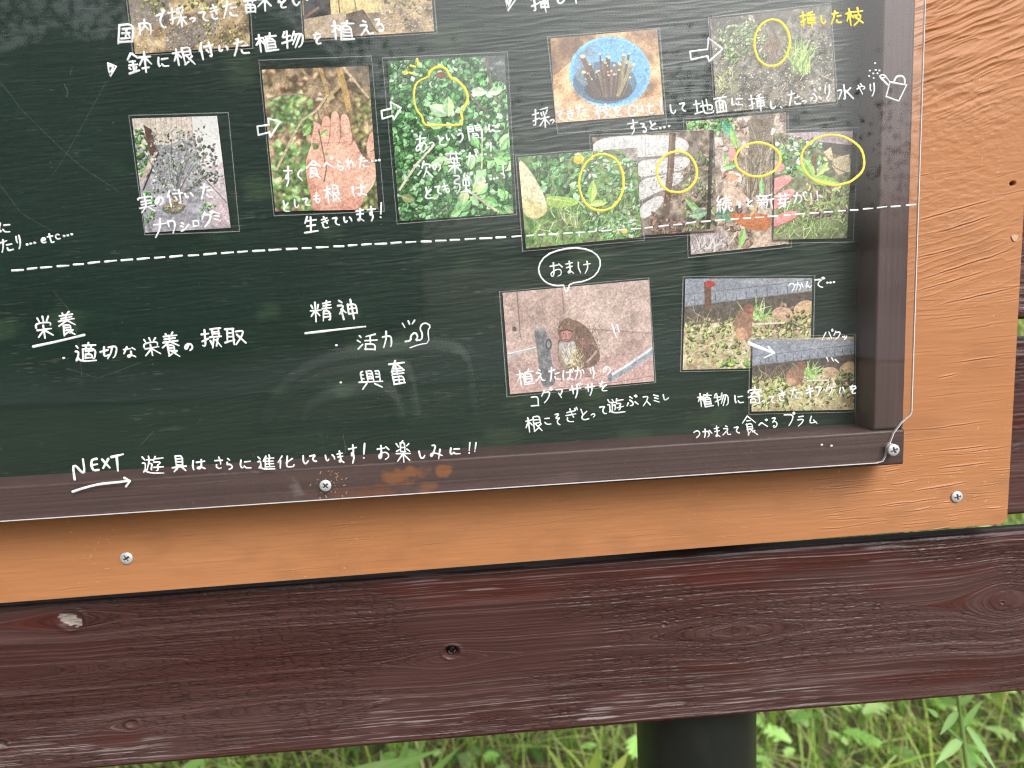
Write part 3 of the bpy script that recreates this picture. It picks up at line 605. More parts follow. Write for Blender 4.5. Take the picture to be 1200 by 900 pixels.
Cg = Cg + np.array([0.018, 0.028, 0.012]) * sstep(0.62, 0.8, fbm(Gx * 24 + 50, Gz * 40, 12, 4))[..., None]
Cg = Cg + 0.05 * (sstep(0.80, 0.93, vn(Gx * 130, Gz * 2400, 13)) * sstep(0.5, 0.7, fbm(Gx * 30, Gz * 60, 14, 3)))[..., None]
mesh_obj('writing_field', np.stack([Gx, -0.0010 - Hg, Gz], -1).reshape(-1, 3), grid_faces(*Gx.shape), M['green'], board, True, attrs={'col': Cg.reshape(-1, 3)})

# clear acrylic cover, 2 mm, one corner cut round a screw
AF, AB = -0.0286, -0.0264
def A2(u, v): p_ = U(u, v, AF); return (p_[0], p_[2])
ab = ex(U(0, 611.5, AF), U(1034, 542.5, AF), -0.59, 0.3)
ar = U(1085, 0, AF), U(1069, 484, AF)
outline = [(ab[0][0], ab[0][2])] + [A2(*q) for q in [(1028, 543), (1035, 541), (1038.5, 535), (1040, 527), (1043, 521), (1048, 508), (1057, 496), (1067, 487), (1069, 483)]] + [(linx(*ar, zu + .02), zu + .02), (ab[0][0], zu + .02)]
mb = MB(); n = len(outline)
mb.add([(x, AF, z) for x, z in outline], [tuple(range(n))], 0); mb.add([(x, AB, z) for x, z in outline], [tuple(range(n - 1, -1, -1))], 1)
sheet = mb.build('acrylic_sheet', [M['acrylic'], M['clear']], board)
mb = MB(); vs = [(x, AF - 0.0001, z) for x, z in outline] + [(x, AB + 0.0001, z) for x, z in outline]
mb.add(vs, [(i, i + n, (i + 1) % n + n, (i + 1) % n) for i in range(n)])
# bevel of the cut edge, a narrow bright line
cen = np.mean(np.array(outline), 0)
def inset_pt(i, d):
    p0, p1, p2 = [np.array(outline[k % n]) for k in (i - 1, i, i + 1)]
    e1 = (p1 - p0) / np.linalg.norm(p1 - p0); e2 = (p2 - p1) / np.linalg.norm(p2 - p1); nn = np.array([-(e1 + e2)[1], (e1 + e2)[0]]); nn /= np.linalg.norm(nn) + 1e-9
    return p1 + nn * d
ins = [inset_pt(i, 0.0006) for i in range(n)]
mb.add([(x, AF - 0.0001, z) for x, z in outline] + [(x, AF - 0.0002, z) for x, z in ins], [(i, (i + 1) % n, (i + 1) % n + n, i + n) for i in range(n)])
mb.build('cut_edge', M['edge'], sheet)
def screw(parent, u, v, y, r, rot, name='screw', proud=0.0):
    """pan-head screw with a cross recess, modelled as one turned head with the cross pressed in"""
    c = U(u, v, y); nr, na = 14, 64; vs, fs, mi = [(c[0], 0, c[2])], [], []
    def depth(x, z):
        a = x * math.cos(rot) + z * math.sin(rot); b = -x * math.sin(rot) + z * math.cos(rot); s_ = 0.17 * r
        return (abs(a) < s_ and abs(b) < 0.62 * r) or (abs(b) < s_ and abs(a) < 0.62 * r)
    vs = []; flag = []
    for i in range(nr + 1):
        rho = r * i / nr
        for k in range(na):
            t = 2 * math.pi * k / na; x, z = rho * math.cos(t), rho * math.sin(t); dome = 0.42 * r * math.sqrt(max(0, 1 - 0.85 * (rho / r) ** 2)) + proud
            dp = depth(x, z); vs.append((c[0] + x, y - dome + (0.3 * r if dp else 0), c[2] + z)); flag.append(dp)
    for i in range(nr):
        for k in range(na):
            q = (i * na + k, i * na + (k + 1) % na, (i + 1) * na + (k + 1) % na, (i + 1) * na + k)
            fs.append(q); mi.append(1 if all(flag[j] for j in q) else 0)
    b0 = len(vs)
    for k in range(na): t = 2 * math.pi * k / na; vs.append((c[0] + r * .98 * math.cos(t), y + 0.0002, c[2] + r * .98 * math.sin(t)))
    for k in range(na): fs.append((nr * na + k, nr * na + (k + 1) % na, b0 + (k + 1) % na, b0 + k)); mi.append(0)
    return mesh_obj(name, np.array(vs), fs, [M['zinc'], M['recess']], parent, False, mi)
screw(board, 148.5, 654, -0.0003, 0.0041, 0.5); screw(board, 1121, 582, -0.0003, 0.0040, 0.25)
screw(board, 381.5, 569, AF, 0.0036, 0.7); screw(board, 1044, 526, AF, 0.0038, 0.4, proud=0.003)
c = U(1188.5, 278.6); mb = MB(); mb.prism([(c[0] + .0022 * math.cos(a) * (1 + .2 * math.sin(3 * a)), c[2] + .0022 * math.sin(a)) for a in np.linspace(0, 2 * math.pi, 17)[:-1]], -0.0008, 0.0002); mb.build('plugged_hole', M['putty'], board)
# scratches of the sheet, and wood chips trapped under it round the screw
mb = MB()
def scratch(pts, wd=0.00022):
    P = [U(u, v, AF) for u, v in pts]
    for a, b in zip(P[:-1], P[1:]):
        d = b - a; nn = np.array([-d[2], 0, d[0]]); nn = nn / (np.linalg.norm(nn) + 1e-9) * wd * 0.5
        mb.add([a - nn + [0, -.00012, 0], a + nn + [0, -.00012, 0], b + nn + [0, -.00012, 0], b - nn + [0, -.00012, 0]], [(0, 1, 2, 3)])
scratch([(0, 95), (25, 128), (60, 163), (95, 195), (140, 225)]); scratch([(125, 95), (95, 150), (75, 185), (60, 208)]); scratch([(0, 216), (25, 250), (60, 270)])
scratch([(62, 340), (85, 368), (92, 400), (96, 440)]); scratch([(165, 425), (115, 443), (80, 432)]); scratch([(75, 98), (80, 108), (78, 114)], .0004); scratch([(85, 78), (82, 88)], .0003)
scratch([(170, 571), (230, 567), (268, 563)]); scratch([(370, 562), (400, 566), (424, 561)], .0002); scratch([(402, 508), (405, 525), (404, 532)], .0003); scratch([(180, 505), (165, 522)], .0003)
for k in range(190):
    u, v = R.uniform(0, 1060), R.uniform(0, 600); a = R.gauss(-0.05, 0.5); L = R.uniform(1.5, 9); scratch([(u, v), (u + L * math.cos(a), v + L * math.sin(a))], R.uniform(.00012, .0003))
for k in range(60):
    u, v = R.uniform(1030, 1060), R.uniform(20, 500); a = R.gauss(1.2, 0.5); L = R.uniform(2, 12); scratch([(u, v), (u + L * math.cos(a), v + L * math.sin(a))], R.uniform(.00012, .0003))
mb.build('scratch_pattern', M['scratch'], sheet)
mb = MB()
for k in range(44):
    a, rr_ = R.uniform(0, 6.28), min(abs(R.gauss(0, 11)) + 5, 19); c = U(386 + rr_ * math.cos(a) * 1.2, 569 + rr_ * math.sin(a) * .9, FD); a2 = R.uniform(0, 6.28); L = R.uniform(.0003, .0011)
    dx, dz = L * math.cos(a2), L * math.sin(a2); ox, oz = -dz * .3, dx * .3
    mb.add([(c[0] - dx - ox, FD - .0002, c[2] - dz - oz), (c[0] + dx - ox, FD - .00025, c[2] + dz - oz), (c[0] + dx + ox, FD - .0003, c[2] + dz + oz), (c[0] - dx + ox, FD - .0002, c[2] - dz + oz)], [(0, 1, 2, 3)])
o = mb.build('wood_chips', M['chip'], board); tag(o, kind='stuff')

# ------------------------------------------------------------------ laminated photo prints (each picture is printed matter: painted cell by cell on its own sheet)
def s2l(c): return lin(*c)
class Pic:
    """a printed picture: colours on a fine grid; drawing calls take surveyed photo positions and turn them into sheet positions"""
    def __init__(s, corners, res=1.3, seed=1):
        s.c = [np.array(q, float) for q in corners]; TL, TR, BR, BL = s.c
        s.w = int(np.linalg.norm(TR - TL) * res); s.h = int(np.linalg.norm(BL - TL) * res)
        s.Mi = np.linalg.inv(np.stack([TR - TL, BL - TL], 1)); s.img = np.zeros((s.h, s.w, 3)); s.r = random.Random(seed); s.seed = seed; s.res = res
    def cv(s, p):
        q = s.Mi @ (np.array(p, float) - s.c[0]); return np.array([q[0] * s.w, q[1] * s.h])
    def fill(s, cols, scale=12, seed=0, aniso=1.0, contrast=1.0):
        yy, xx = np.mgrid[0:s.h, 0:s.w]; f = fbm(xx / scale / s.res, yy / scale / s.res * aniso, s.seed * 31 + seed, 5); f = np.clip((f - 0.5) * 2.2 * contrast + 0.5, 0, 0.999) * (len(cols) - 1)
        cs = np.array([s2l(c) for c in cols]); i = f.astype(int); t = (f - i)[..., None]; s.img[:] = cs[i] * (1 - t) + cs[np.minimum(i + 1, len(cols) - 1)] * t
    def grain(s, a, size=1.2, seed=5):
        yy, xx = np.mgrid[0:s.h, 0:s.w]; s.img *= (1 + a * (2 * vn(xx / size, yy / size, s.seed + seed) - 1))[..., None]
    def cpoly(s, P, col, a=1.0, tex_=0.0):
        P = np.asarray(P); x0, y0 = np.floor(P.min(0)).astype(int); x1, y1 = np.ceil(P.max(0)).astype(int) + 1
        x0, y0, x1, y1 = max(x0, 0), max(y0, 0), min(x1, s.w), min(y1, s.h)
        if x1 <= x0 or y1 <= y0: return
        cov = np.zeros((y1 - y0, x1 - x0))
        for ox in (0.25, 0.75):
            for oy in (0.25, 0.75):
                gy, gx2 = np.mgrid[y0:y1, x0:x1]; gx2 = gx2 + ox; gy = gy + oy; ins = np.zeros(gx2.shape, bool); j = len(P) - 1
                for i in range(len(P)):
                    xi, yi, xj, yj = P[i][0], P[i][1], P[j][0], P[j][1]
                    if yi != yj: ins ^= ((yi > gy) != (yj > gy)) & (gx2 < (xj - xi) * (gy - yi) / (yj - yi) + xi)
                    j = i
                cov += ins * 0.25
        col = np.asarray(col, float); c = np.broadcast_to(col, cov.shape + (3,))
        if tex_:
            gy, gx2 = np.mgrid[y0:y1, x0:x1]; c = c * (1 + tex_ * (2 * fbm(gx2 / 4.0, gy / 4.0, s.seed + 3, 3) - 1))[..., None]
        k = (cov * a)[..., None]; s.img[y0:y1, x0:x1] = s.img[y0:y1, x0:x1] * (1 - k) + c * k
    def poly(s, pts, col, a=1.0, tex_=0.0, smooth=False):
        P = np.array([s.cv(p) for p in pts])
        if smooth: P = chaikin(P, 2, True)
        s.cpoly(P, s2l(col), a, tex_)
    def line(s, pts, wd, col, a=1.0, w2=None):
        P = [s.cv(p) for p in pts]; n = len(P); w2 = wd if w2 is None else w2
        L_, R_ = [], []
        for i, p in enumerate(P):
            t = P[min(i + 1, n - 1)] - P[max(i - 1, 0)]; nn = np.array([-t[1], t[0]]) / (np.linalg.norm(t) + 1e-9) * (wd + (w2 - wd) * i / max(n - 1, 1)) * 0.5 * s.res
            L_.append(p + nn); R_.append(p - nn)
        s.cpoly(np.array(L_ + R_[::-1]), s2l(col), a)
    def ell(s, x, y, rx, ry, col, a=1.0, rot=0.0, tex_=0.0):
        t = np.linspace(0, 2 * math.pi, 22)[:-1]; c_, s_ = math.cos(rot), math.sin(rot)
        s.poly([(x + rx * math.cos(k) * c_ - ry * math.sin(k) * s_, y + rx * math.cos(k) * s_ + ry * math.sin(k) * c_) for k in t], col, a, tex_)
    def leaf(s, x, y, ln, wd, ang, col, rib=True):
        d = np.array([math.cos(ang), math.sin(ang)]); n = np.array([-d[1], d[0]]); b = np.array([x, y])
        pts = [b] + [b + d * ln * t + n * wd * q for t, q in ((.2, .6), (.45, 1), (.75, .7))] + [b + d * ln] + [b + d * ln * t - n * wd * q for t, q in ((.75, .7), (.45, 1), (.2, .6))]
        s.poly(pts, col)
        if ln > 3: s.poly(pts[:5], tuple(min(255, c * s.r.uniform(1.1, 1.35) + 6) for c in col), 0.8)
        if rib and ln > 7: s.line([b, b + d * ln * .9], 0.6, tuple(min(255, c * 1.3 + 16) for c in col), 0.7)
    def leaves(s, n, box, ln, wd, cols, ang=(0, 6.28), shade=True):
        for i in range(n):
            x, y = s.r.uniform(box[0], box[2]), s.r.uniform(box[1], box[3]); L = s.r.uniform(*ln); A = s.r.uniform(*ang); c = s.r.choice(cols); k = s.r.uniform(0.6, 1.22); c = tuple(min(255, v * k) for v in c)
            if shade: s.leaf(x + 1, y + 1.2, L, L * wd, A, tuple(v * 0.45 for v in c), False)
            s.leaf(x, y, L, L * wd, A, c)
    def blades(s, n, box, ln, wd, cols, ang=(-2.2, -0.9)):
        for i in range(n):
            x, y = s.r.uniform(box[0], box[2]), s.r.uniform(box[1], box[3]); L = s.r.uniform(*ln); A = s.r.uniform(*ang); b = s.r.uniform(-.4, .4); c = s.r.choice(cols); k = s.r.uniform(.8, 1.2)
            s.line([(x, y), (x + L * .5 * math.cos(A), y + L * .5 * math.sin(A)), (x + L * math.cos(A + b), y + L * math.sin(A + b))], wd, tuple(min(255, v * k) for v in c), 1, 0.3)
    def specks(s, n, box, size, cols):
        for i in range(n):
            x, y = s.r.uniform(box[0], box[2]), s.r.uniform(box[1], box[3]); z = s.r.uniform(*size); a = s.r.uniform(0, 6.28); c = s.r.choice(cols)
            s.poly([(x + z * s.r.uniform(.5, 1) * math.cos(a + k), y + z * s.r.uniform(.3, .8) * math.sin(a + k)) for k in (0, 1.5, 3.1, 4.6)], c)
    def finish(s, k=1.0):
        """print grain and the punch of a colour printer"""
        yy, xx = np.mgrid[0:s.h, 0:s.w]; g = np.clip(s.img, 0, 1) ** (1 / 2.2)
        g = g * (1 + 0.20 * k * (vn(xx / 1.7, yy / 1.7, s.seed + 9) - .5) + 0.20 * k * (vn(xx / 3.6, yy / 3.6, s.seed + 19) - .5))[..., None]
        pad = np.pad(g, ((1, 1), (1, 1), (0, 0)), 'edge'); bl_ = sum(pad[i:i + s.h, j:j + s.w] for i in range(3) for j in range(3)) / 9; g = g + 0.3 * k * (g - bl_)
        g = g * (1 + 0.22 * k * (fbm(xx / 2.2 + 40, yy / 2.2, s.seed + 29, 3) - 0.5) + 0.18 * (fbm(xx / 14.0, yy / 14.0, s.seed + 39, 2) - 0.5))[..., None]
        m_ = g.mean(-1, keepdims=True); g = m_ + (g - m_) * 0.86; g = np.clip((g - 0.5) * 1.15 + 0.57, 0.05, 0.98); s.img = g ** 2.2
    def blur(s, it=2):
        """out-of-focus background of the printed picture"""
        for _ in range(it):
            pad = np.pad(s.img, ((1, 1), (1, 1), (0, 0)), 'edge'); s.img = sum(pad[i:i + s.h, j:j + s.w] for i in range(3) for j in range(3)) / 9
    def sheet(s, y, parent):
        TL, TR, BR, BL = [U(*q, y) for q in s.c]; u = np.linspace(0, 1, s.w)[None, :, None]; v = np.linspace(0, 1, s.h)[:, None, None]
        P = (TL * (1 - u) + TR * u) * (1 - v) + (BL * (1 - u) + BR * u) * v
        return mesh_obj('print', P.reshape(-1, 3), grid_faces(s.h, s.w)[:, ::-1], M['print'], parent, False, attrs={'col': np.clip(s.img, 0.004, 0.9).reshape(-1, 3)})
def chaikin(P, it=2, closed=False):
    P = np.asarray(P, float)
    for _ in range(it):
        if closed: Q = np.roll(P, -1, 0); P = np.stack([P * .75 + Q * .25, P * .25 + Q * .75], 1).reshape(-1, P.shape[1])
        elif len(P) > 2:
            a, b = P[:-1], P[1:]; mid = np.stack([a * .75 + b * .25, a * .25 + b * .75], 1).reshape(-1, P.shape[1]); P = np.vstack([P[:1], mid[1:-1], P[-1:]])
    return P
def laminate(corners, y, parent):
    """clear pouch: film over the print with a thin bright rim"""
    P = [U(*q, y) for q in corners]; c = sum(P) / 4; e = 0.0005
    I = [p + (c - p) / np.linalg.norm(c - p) * e * 1.5 for p in P]
    mb = MB(); mb.add(I, [(3, 2, 1, 0)], 0); mb.add([p + np.array([0, 0.0003, 0]) for p in I], [(0, 1, 2, 3)], 2); mb.add(P + I, [(i, i + 4, (i + 1) % 4 + 4, (i + 1) % 4) for i in range(4)], 1)
    mb.build('laminate', [M['film'], M['film_edge'], M['clear']], parent)
def photo(label, pic, lam, layer, k=1.0):
    t_ = empty('laminated_photo', label, 'photo', 'laminated photos on the green board'); y = -0.0022 - layer * 0.0016
    pic.finish(); pic.sheet(y, t_); laminate(lam, y - 0.0006, t_)

G1 = [(70, 150, 60), (95, 175, 80), (50, 120, 45), (120, 190, 100), (150, 205, 130)]
DRY = [(170, 140, 105), (200, 175, 140), (120, 95, 70), (90, 72, 55), (215, 195, 165)]
# 1 gravel yard with shrubs
p = Pic([(143, -60), (286, -68), (293.3, 54), (158.3, 63.3)], 1.3, 1); p.fill([(96, 84, 66), (150, 126, 94), (178, 154, 118), (200, 180, 145)], 14)
p.poly([(143, -60), (190, -62), (200, 10), (185, 28), (152, 32)], (118, 110, 100), .9, .3); p.poly([(196, 36), (262, 18), (256, 40), (220, 60), (196, 56)], (112, 108, 108), .8, .4)
p.leaves(240, (168, -60, 285, 12), (3, 7), .35, [(110, 120, 50), (150, 150, 70), (80, 90, 35), (180, 175, 90)]); p.specks(900, (150, 12, 293, 62), (.5, 1.6), DRY); p.leaves(60, (235, 28, 292, 52), (2, 5), .3, [(150, 150, 80), (170, 165, 100)]); p.specks(250, (200, 22, 260, 58), (.5, 1.3), [(90, 88, 90), (150, 148, 150), (60, 58, 60)])
photo('laminated photo of sunlit gravel and shrubs under the first line of writing', p, [(140, -64), (289, -72), (297, 57), (155.5, 66)], 0)
# 2 stone trough and yard
p = Pic([(350, -60), (500, -68), (509, 36.5), (357.5, 46)], 1.3, 2); p.fill([(110, 95, 70), (165, 140, 100), (190, 165, 120)], 16)
p.poly([(352, -40), (385, -40), (388, 20), (357, 22)], (40, 36, 34), 1, .5); p.poly([(385, -30), (440, -30), (447, 14), (388, 18)], (205, 180, 120), 1, .25); p.line([(394, -20), (398, 16)], 1.5, (90, 70, 45)); p.line([(412, -20), (417, 14)], 1.5, (110, 85, 50))
p.poly([(357, 22), (405, 14), (404, 42), (358, 45)], (170, 150, 125), 1, .25); p.poly([(405, 16), (424, 11), (441, 37), (404, 42)], (95, 78, 60), 1, .3); p.line([(424, 11), (442, 40)], 1.4, (60, 48, 38)); p.line([(357, 20), (374, 8)], 3, (120, 85, 60))
p.leaves(70, (445, -30, 505, 22), (2, 6), .3, [(120, 125, 60), (160, 160, 90), (90, 90, 45)]); p.specks(420, (440, 4, 508, 38), (.5, 1.8), [(170, 150, 145), (120, 105, 100), (200, 180, 175), (90, 78, 70)]); p.specks(120, (360, 20, 404, 44), (.4, 1), [(150, 128, 104), (190, 170, 145)])
photo('laminated photo of a stone trough in a yard, partly under the second line of writing', p, [(347, -64), (503, -72), (513, 39), (355, 49)], 0)
# 3 potted shrub
p = Pic([(154.7, 138.9), (254.3, 135.7), (270.3, 267), (170.2, 272.6)], 1.5, 3); p.fill([(124, 124, 136), (152, 150, 160), (174, 170, 178)], 5, contrast=.8)
p.poly([(154, 138), (226, 136), (228, 158), (196, 170), (160, 168)], (205, 190, 180), 1, .12)
for x in range(176, 226, 6): p.line([(x, 137), (x + 2, 168)], 1, (165, 150, 142), .7)
p.poly([(224, 136), (256, 135), (266, 212), (238, 206), (228, 160)], (222, 224, 228), 1, .06); p.poly([(262, 190), (271, 268), (236, 216), (230, 200)], (190, 176, 182), .9, .15); p.line([(236, 206), (268, 242)], 1.2, (110, 100, 112)); p.poly([(240, 232), (271, 245), (271, 268), (250, 268)], (196, 170, 180), .7, .2)
p.leaves(90, (156, 150, 180, 205), (3, 7), .4, [(90, 140, 70), (60, 100, 50), (130, 170, 100), (180, 200, 170)]); p.line([(182, 176), (166, 214)], 4, (190, 165, 155)); p.line([(186, 178), (168, 222)], 2, (60, 45, 40)); p.poly([(168, 146), (178, 152), (184, 176), (176, 182)], (96, 66, 58), 1, .4)
for k in range(16): a = p.r.uniform(-2.5, -.6); L = p.r.uniform(30, 85); p.line([(205, 236), (205 + L * .5 * math.cos(a), 236 + L * .55 * math.sin(a)), (205 + L * math.cos(a * .97), 236 + L * math.sin(a))], 1, (96, 92, 84), .9)
SG = [(108, 124, 100), (144, 160, 136), (70, 84, 66), (186, 198, 186), (60, 70, 60), (160, 176, 170)]
p.leaves(330, (178, 152, 236, 226), (2, 4.6), .32, SG, shade=False); p.leaves(50, (206, 148, 240, 190), (3, 6), .3, [(92, 84, 80), (110, 104, 92), (124, 130, 108), (150, 160, 140)], shade=False); p.leaves(46, (230, 168, 252, 196), (3, 6), .28, [(84, 84, 80), (110, 108, 102)], shade=False); p.leaves(30, (232, 198, 256, 214), (3, 5), .3, SG)
p.ell(203, 244, 13, 7.5, (88, 104, 92)); p.ell(203, 242, 11.5, 6, (140, 122, 100), 1, 0, .5); p.leaves(22, (194, 234, 214, 246), (2, 5), .35, [(130, 160, 110), (170, 150, 120)]); p.specks(700, (170, 205, 268, 270), (.3, .9), [(90, 88, 98), (185, 178, 186), (120, 116, 126)]); p.leaves(30, (168, 218, 182, 258), (2, 5), .4, G1); p.leaves(14, (234, 232, 252, 256), (2, 4), .4, G1)
photo('laminated photo of a leafy shrub in a round pot on a paved lane', p, [(150.4, 134.7), (268, 131.3), (281.3, 271.7), (169.3, 275.8)], 0)
# 4 open hand under bare twigs
p = Pic([(306.6, 81.7), (431.8, 77.4), (443.3, 245.3), (322.7, 247.8)], 1.5, 4); p.fill([(86, 76, 56), (120, 104, 78), (160, 136, 106), (196, 168, 136)], 8)
p.leaves(150, (306, 78, 432, 180), (5, 12), .3, [(176, 140, 104), (205, 168, 130), (130, 100, 74), (150, 120, 90), (100, 84, 60)]); p.leaves(150, (318, 112, 362, 150), (4, 9), .35, [(120, 156, 92), (104, 140, 76), (150, 180, 112)]); p.leaves(200, (322, 168, 375, 246), (5, 12), .35, [(100, 136, 72), (124, 160, 92), (84, 112, 60), (146, 174, 112)]); p.leaves(90, (415, 110, 445, 170), (4, 9), .3, [(150, 140, 90), (104, 116, 60), (176, 160, 112)]); p.leaves(60, (425, 205, 446, 246), (4, 9), .35, [(90, 112, 58), (120, 130, 76)]); p.poly([(404, 78), (432, 78), (434, 104), (416, 98)], (96, 88, 70), .6, .3)
p.blur(3)
for q, wd_2, c in [([(374, 78), (382, 100), (384, 114)], 4.5, (176, 146, 96)), ([(397, 80), (404, 104), (410, 128)], 7, (186, 152, 96)), ([(400, 98), (390, 108), (380, 126)], 4, (182, 160, 116)), ([(402, 79), (424, 104), (433, 114)], 2.5, (206, 186, 150)), ([(352, 80), (366, 96), (380, 110)], 3, (170, 140, 110)), ([(312, 118), (330, 110), (350, 110), (380, 113)], 2.4, (150, 126, 110)), ([(360, 98), (376, 99), (388, 100)], 2, (150, 130, 112)), ([(384, 110), (372, 128), (354, 140), (344, 158), (324, 198)], 2.6, (190, 170, 140)), ([(372, 128), (376, 142), (370, 146)], 1.6, (120, 100, 90)), ([(344, 200), (326, 216)], 2, (170, 150, 120))]: p.line(q, wd_2, c)
SK, SK2 = (230, 168, 146), (212, 140, 120)
p.poly([(364, 172), (368, 160), (400, 158), (418, 163), (424, 178), (436, 188), (444, 188), (444, 212), (430, 228), (424, 246), (368, 248), (366, 228), (360, 205), (359, 186)], SK, 1, .06, True); p.poly([(358, 190), (366, 180), (372, 226), (380, 247), (367, 248), (365, 226)], (190, 116, 100), .55, 0, True); p.poly([(404, 232), (430, 222), (425, 247), (398, 247)], (200, 126, 110), .5, 0, True)
for (bx_, by_), (tx, ty), wf in (((369, 172), (373.5, 143), 9.5), ((380, 170), (383.5, 134.5), 10.5), ((394, 168), (393, 129), 11), ((410, 168), (403.5, 132), 11)):
    d_ = np.array([tx - bx_, ty - by_]); n_ = np.array([-d_[1], d_[0]]) / np.linalg.norm(d_) * wf / 2; B, T_ = np.array([bx_, by_]), np.array([tx, ty])
    q = [B + n_, B + d_ * .5 + n_ * 1.02, B + d_ * .85 + n_ * .9, T_ + n_ * .45 - d_ * .01, T_ - n_ * .45, B + d_ * .85 - n_ * .9, B + d_ * .5 - n_ * 1.02, B - n_]
    p.poly([x + np.array([.9, 0]) for x in q], (150, 84, 74), .9, 0, True); p.poly(q, SK, 1, .06, True); p.poly([B + d_ * .2 + n_ * .5, B + d_ * .9 + n_ * .4, B + d_ * .9 - n_ * .1, B + d_ * .2 - n_ * .1], (242, 186, 166), .5, 0, True)
    for t in (.36, .66): p.line([B + d_ * t + n_ * .8, B + d_ * t - n_ * .8], .8, (190, 116, 100), .7)
p.line([(378, 166), (398, 165), (416, 164)], 1, (200, 128, 112), .8); p.line([(376, 182), (392, 200), (396, 226)], 1, (196, 122, 106), .6); p.poly([(434, 154), (441, 152), (443, 190), (430, 178)], SK, 1, .05, True); p.line([(436, 176), (442, 172)], 1, (160, 84, 72)); p.ell(404, 186, 12, 14, (240, 182, 160), .5); p.ell(374, 215, 10, 16, SK2, .35); p.poly([(418, 205), (442, 198), (443, 214), (428, 228)], (238, 186, 166), .5, 0, True)
for x, y, L, a, c in [(356, 158, 16, -1.0, (120, 150, 84)), (366, 166, 11, .7, (110, 136, 74)), (376, 158, 12, -.7, (150, 160, 100)), (374, 166, 10, 2.2, (90, 110, 60)), (380, 178, 7, .3, (130, 150, 90))]: p.leaf(x, y, L, L * .3, a, c)
p.line([(374, 150), (380, 178), (384, 196), (381, 212)], 1.6, (110, 88, 74))
photo('laminated photo of an open hand held under bare twigs', p, [(302.8, 70), (435.7, 65), (451, 248), (320.7, 253.5)], 0, 0.7)
# 5 fresh green leaves
p = Pic([(453.9, 71.9), (591.5, 64.7), (601.9, 250), (468, 259.3)], 1.5, 5); p.fill([(24, 60, 26), (44, 96, 42), (70, 130, 62)], 10)
p.leaves(1500, (450, 66, 604, 260), (4, 10), .36, [(70, 128, 68), (92, 152, 88), (46, 96, 48), (116, 174, 110), (150, 198, 146), (60, 116, 62)]); p.poly([(556, 66), (592, 65), (594, 100), (576, 88)], (86, 84, 96), .75, .3); p.line([(570, 66), (572, 84), (577, 104), (588, 122)], 3, (110, 96, 92)); p.line([(545, 104), (562, 122), (572, 130)], 2.4, (120, 100, 96))
p.ell(517, 88, 6, 4, (130, 70, 60)); p.leaves(40, (515, 170, 600, 255), (12, 22), .3, [(128, 190, 112), (154, 208, 136), (100, 168, 90)]); p.line([(468, 222), (488, 192), (510, 168)], 2.6, (206, 200, 170)); p.line([(548, 222), (580, 245), (588, 250)], 2.6, (196, 186, 160)); p.line([(566, 150), (566, 200)], 1.6, (190, 190, 150))
for x, y, L, a, c in [(552, 106, 19, .1, (176, 206, 172)), (572, 108, 18, -.2, (150, 186, 140)), (526, 134, 26, -2.7, (166, 204, 160)), (526, 136, 24, -1.6, (146, 190, 134)), (500, 142, 22, .2, (130, 180, 120)), (544, 240, 20, -1.4, (180, 208, 140)), (556, 226, 22, -.9, (170, 204, 130)), (470, 228, 18, .4, (120, 140, 90))]: p.leaf(x, y, L, L * .3, a, c)
p.ell(475, 85, 3.5, 2.5, (230, 200, 80))
photo('laminated photo of fresh green leaves with the bud-shaped yellow outline', p, [(447.5, 67.3), (595.2, 60.1), (605.9, 252), (465, 263)], 0)
# 6 cut twigs in a blue bucket
p = Pic([(645, 45), (770, 34), (778, 134), (651, 144)], 1.6, 6); p.fill([(120, 84, 52), (170, 124, 80), (204, 158, 108), (222, 180, 130)], 16)
p.poly([(645, 45), (680, 42), (676, 66), (650, 88)], (110, 74, 50), .6, .4); p.poly([(740, 36), (770, 34), (772, 70), (762, 56)], (120, 80, 50), .5, .4); p.poly([(735, 118), (778, 108), (778, 134), (651, 144), (654, 118)], (222, 184, 150), .5, .2)
p.ell(714, 84, 47.5, 41.5, (106, 176, 226)); p.ell(714, 83.5, 43.5, 38, (84, 152, 208)); p.ell(720, 78, 36, 30, (96, 168, 224), .7); p.ell(708, 96, 37, 25, (56, 74, 92), .8); p.ell(712, 104, 28, 14, (52, 46, 48), .9); p.poly([(671, 84), (682, 58), (700, 48), (694, 90), (684, 104)], (120, 140, 150), .6, 0, True)
for k in range(46):
    x = p.r.uniform(686, 738); y0 = p.r.uniform(62, 92) if x > 694 else p.r.uniform(74, 96); b = 714 + (x - 714) * .55; c = p.r.choice([(96, 66, 58), (74, 50, 46), (120, 88, 70), (112, 104, 70), (84, 60, 54)]); p.line([(b, 113), (x, y0)], p.r.uniform(2, 3.4), c, 1, p.r.uniform(2, 3.4)); p.ell(x, y0, 1.5, 1.1, (222, 200, 150))
for q, c, wd_2 in [([(690, 84), (682, 66)], (104, 72, 52), 6), ([(684, 84), (700, 110)], (80, 62, 54), 4), ([(723, 112), (740, 74)], (140, 134, 96), 4), ([(728, 100), (730, 66)], (132, 124, 84), 3.5), ([(732, 70), (740, 78)], (170, 160, 120), 3)]: p.line(q, wd_2, c)
p.ell(683, 66, 3.2, 2.2, (226, 196, 140)); p.ell(684, 84, 2.4, 1.8, (214, 188, 140)); p.ell(730, 64, 2.2, 1.6, (220, 200, 150)); p.ell(742, 75, 2, 1.6, (214, 196, 160))
photo('laminated photo of cut twigs in a round blue bucket', p, [(640.6, 42.6), (773.6, 32), (782, 148), (653, 157)], 0, 0.6)
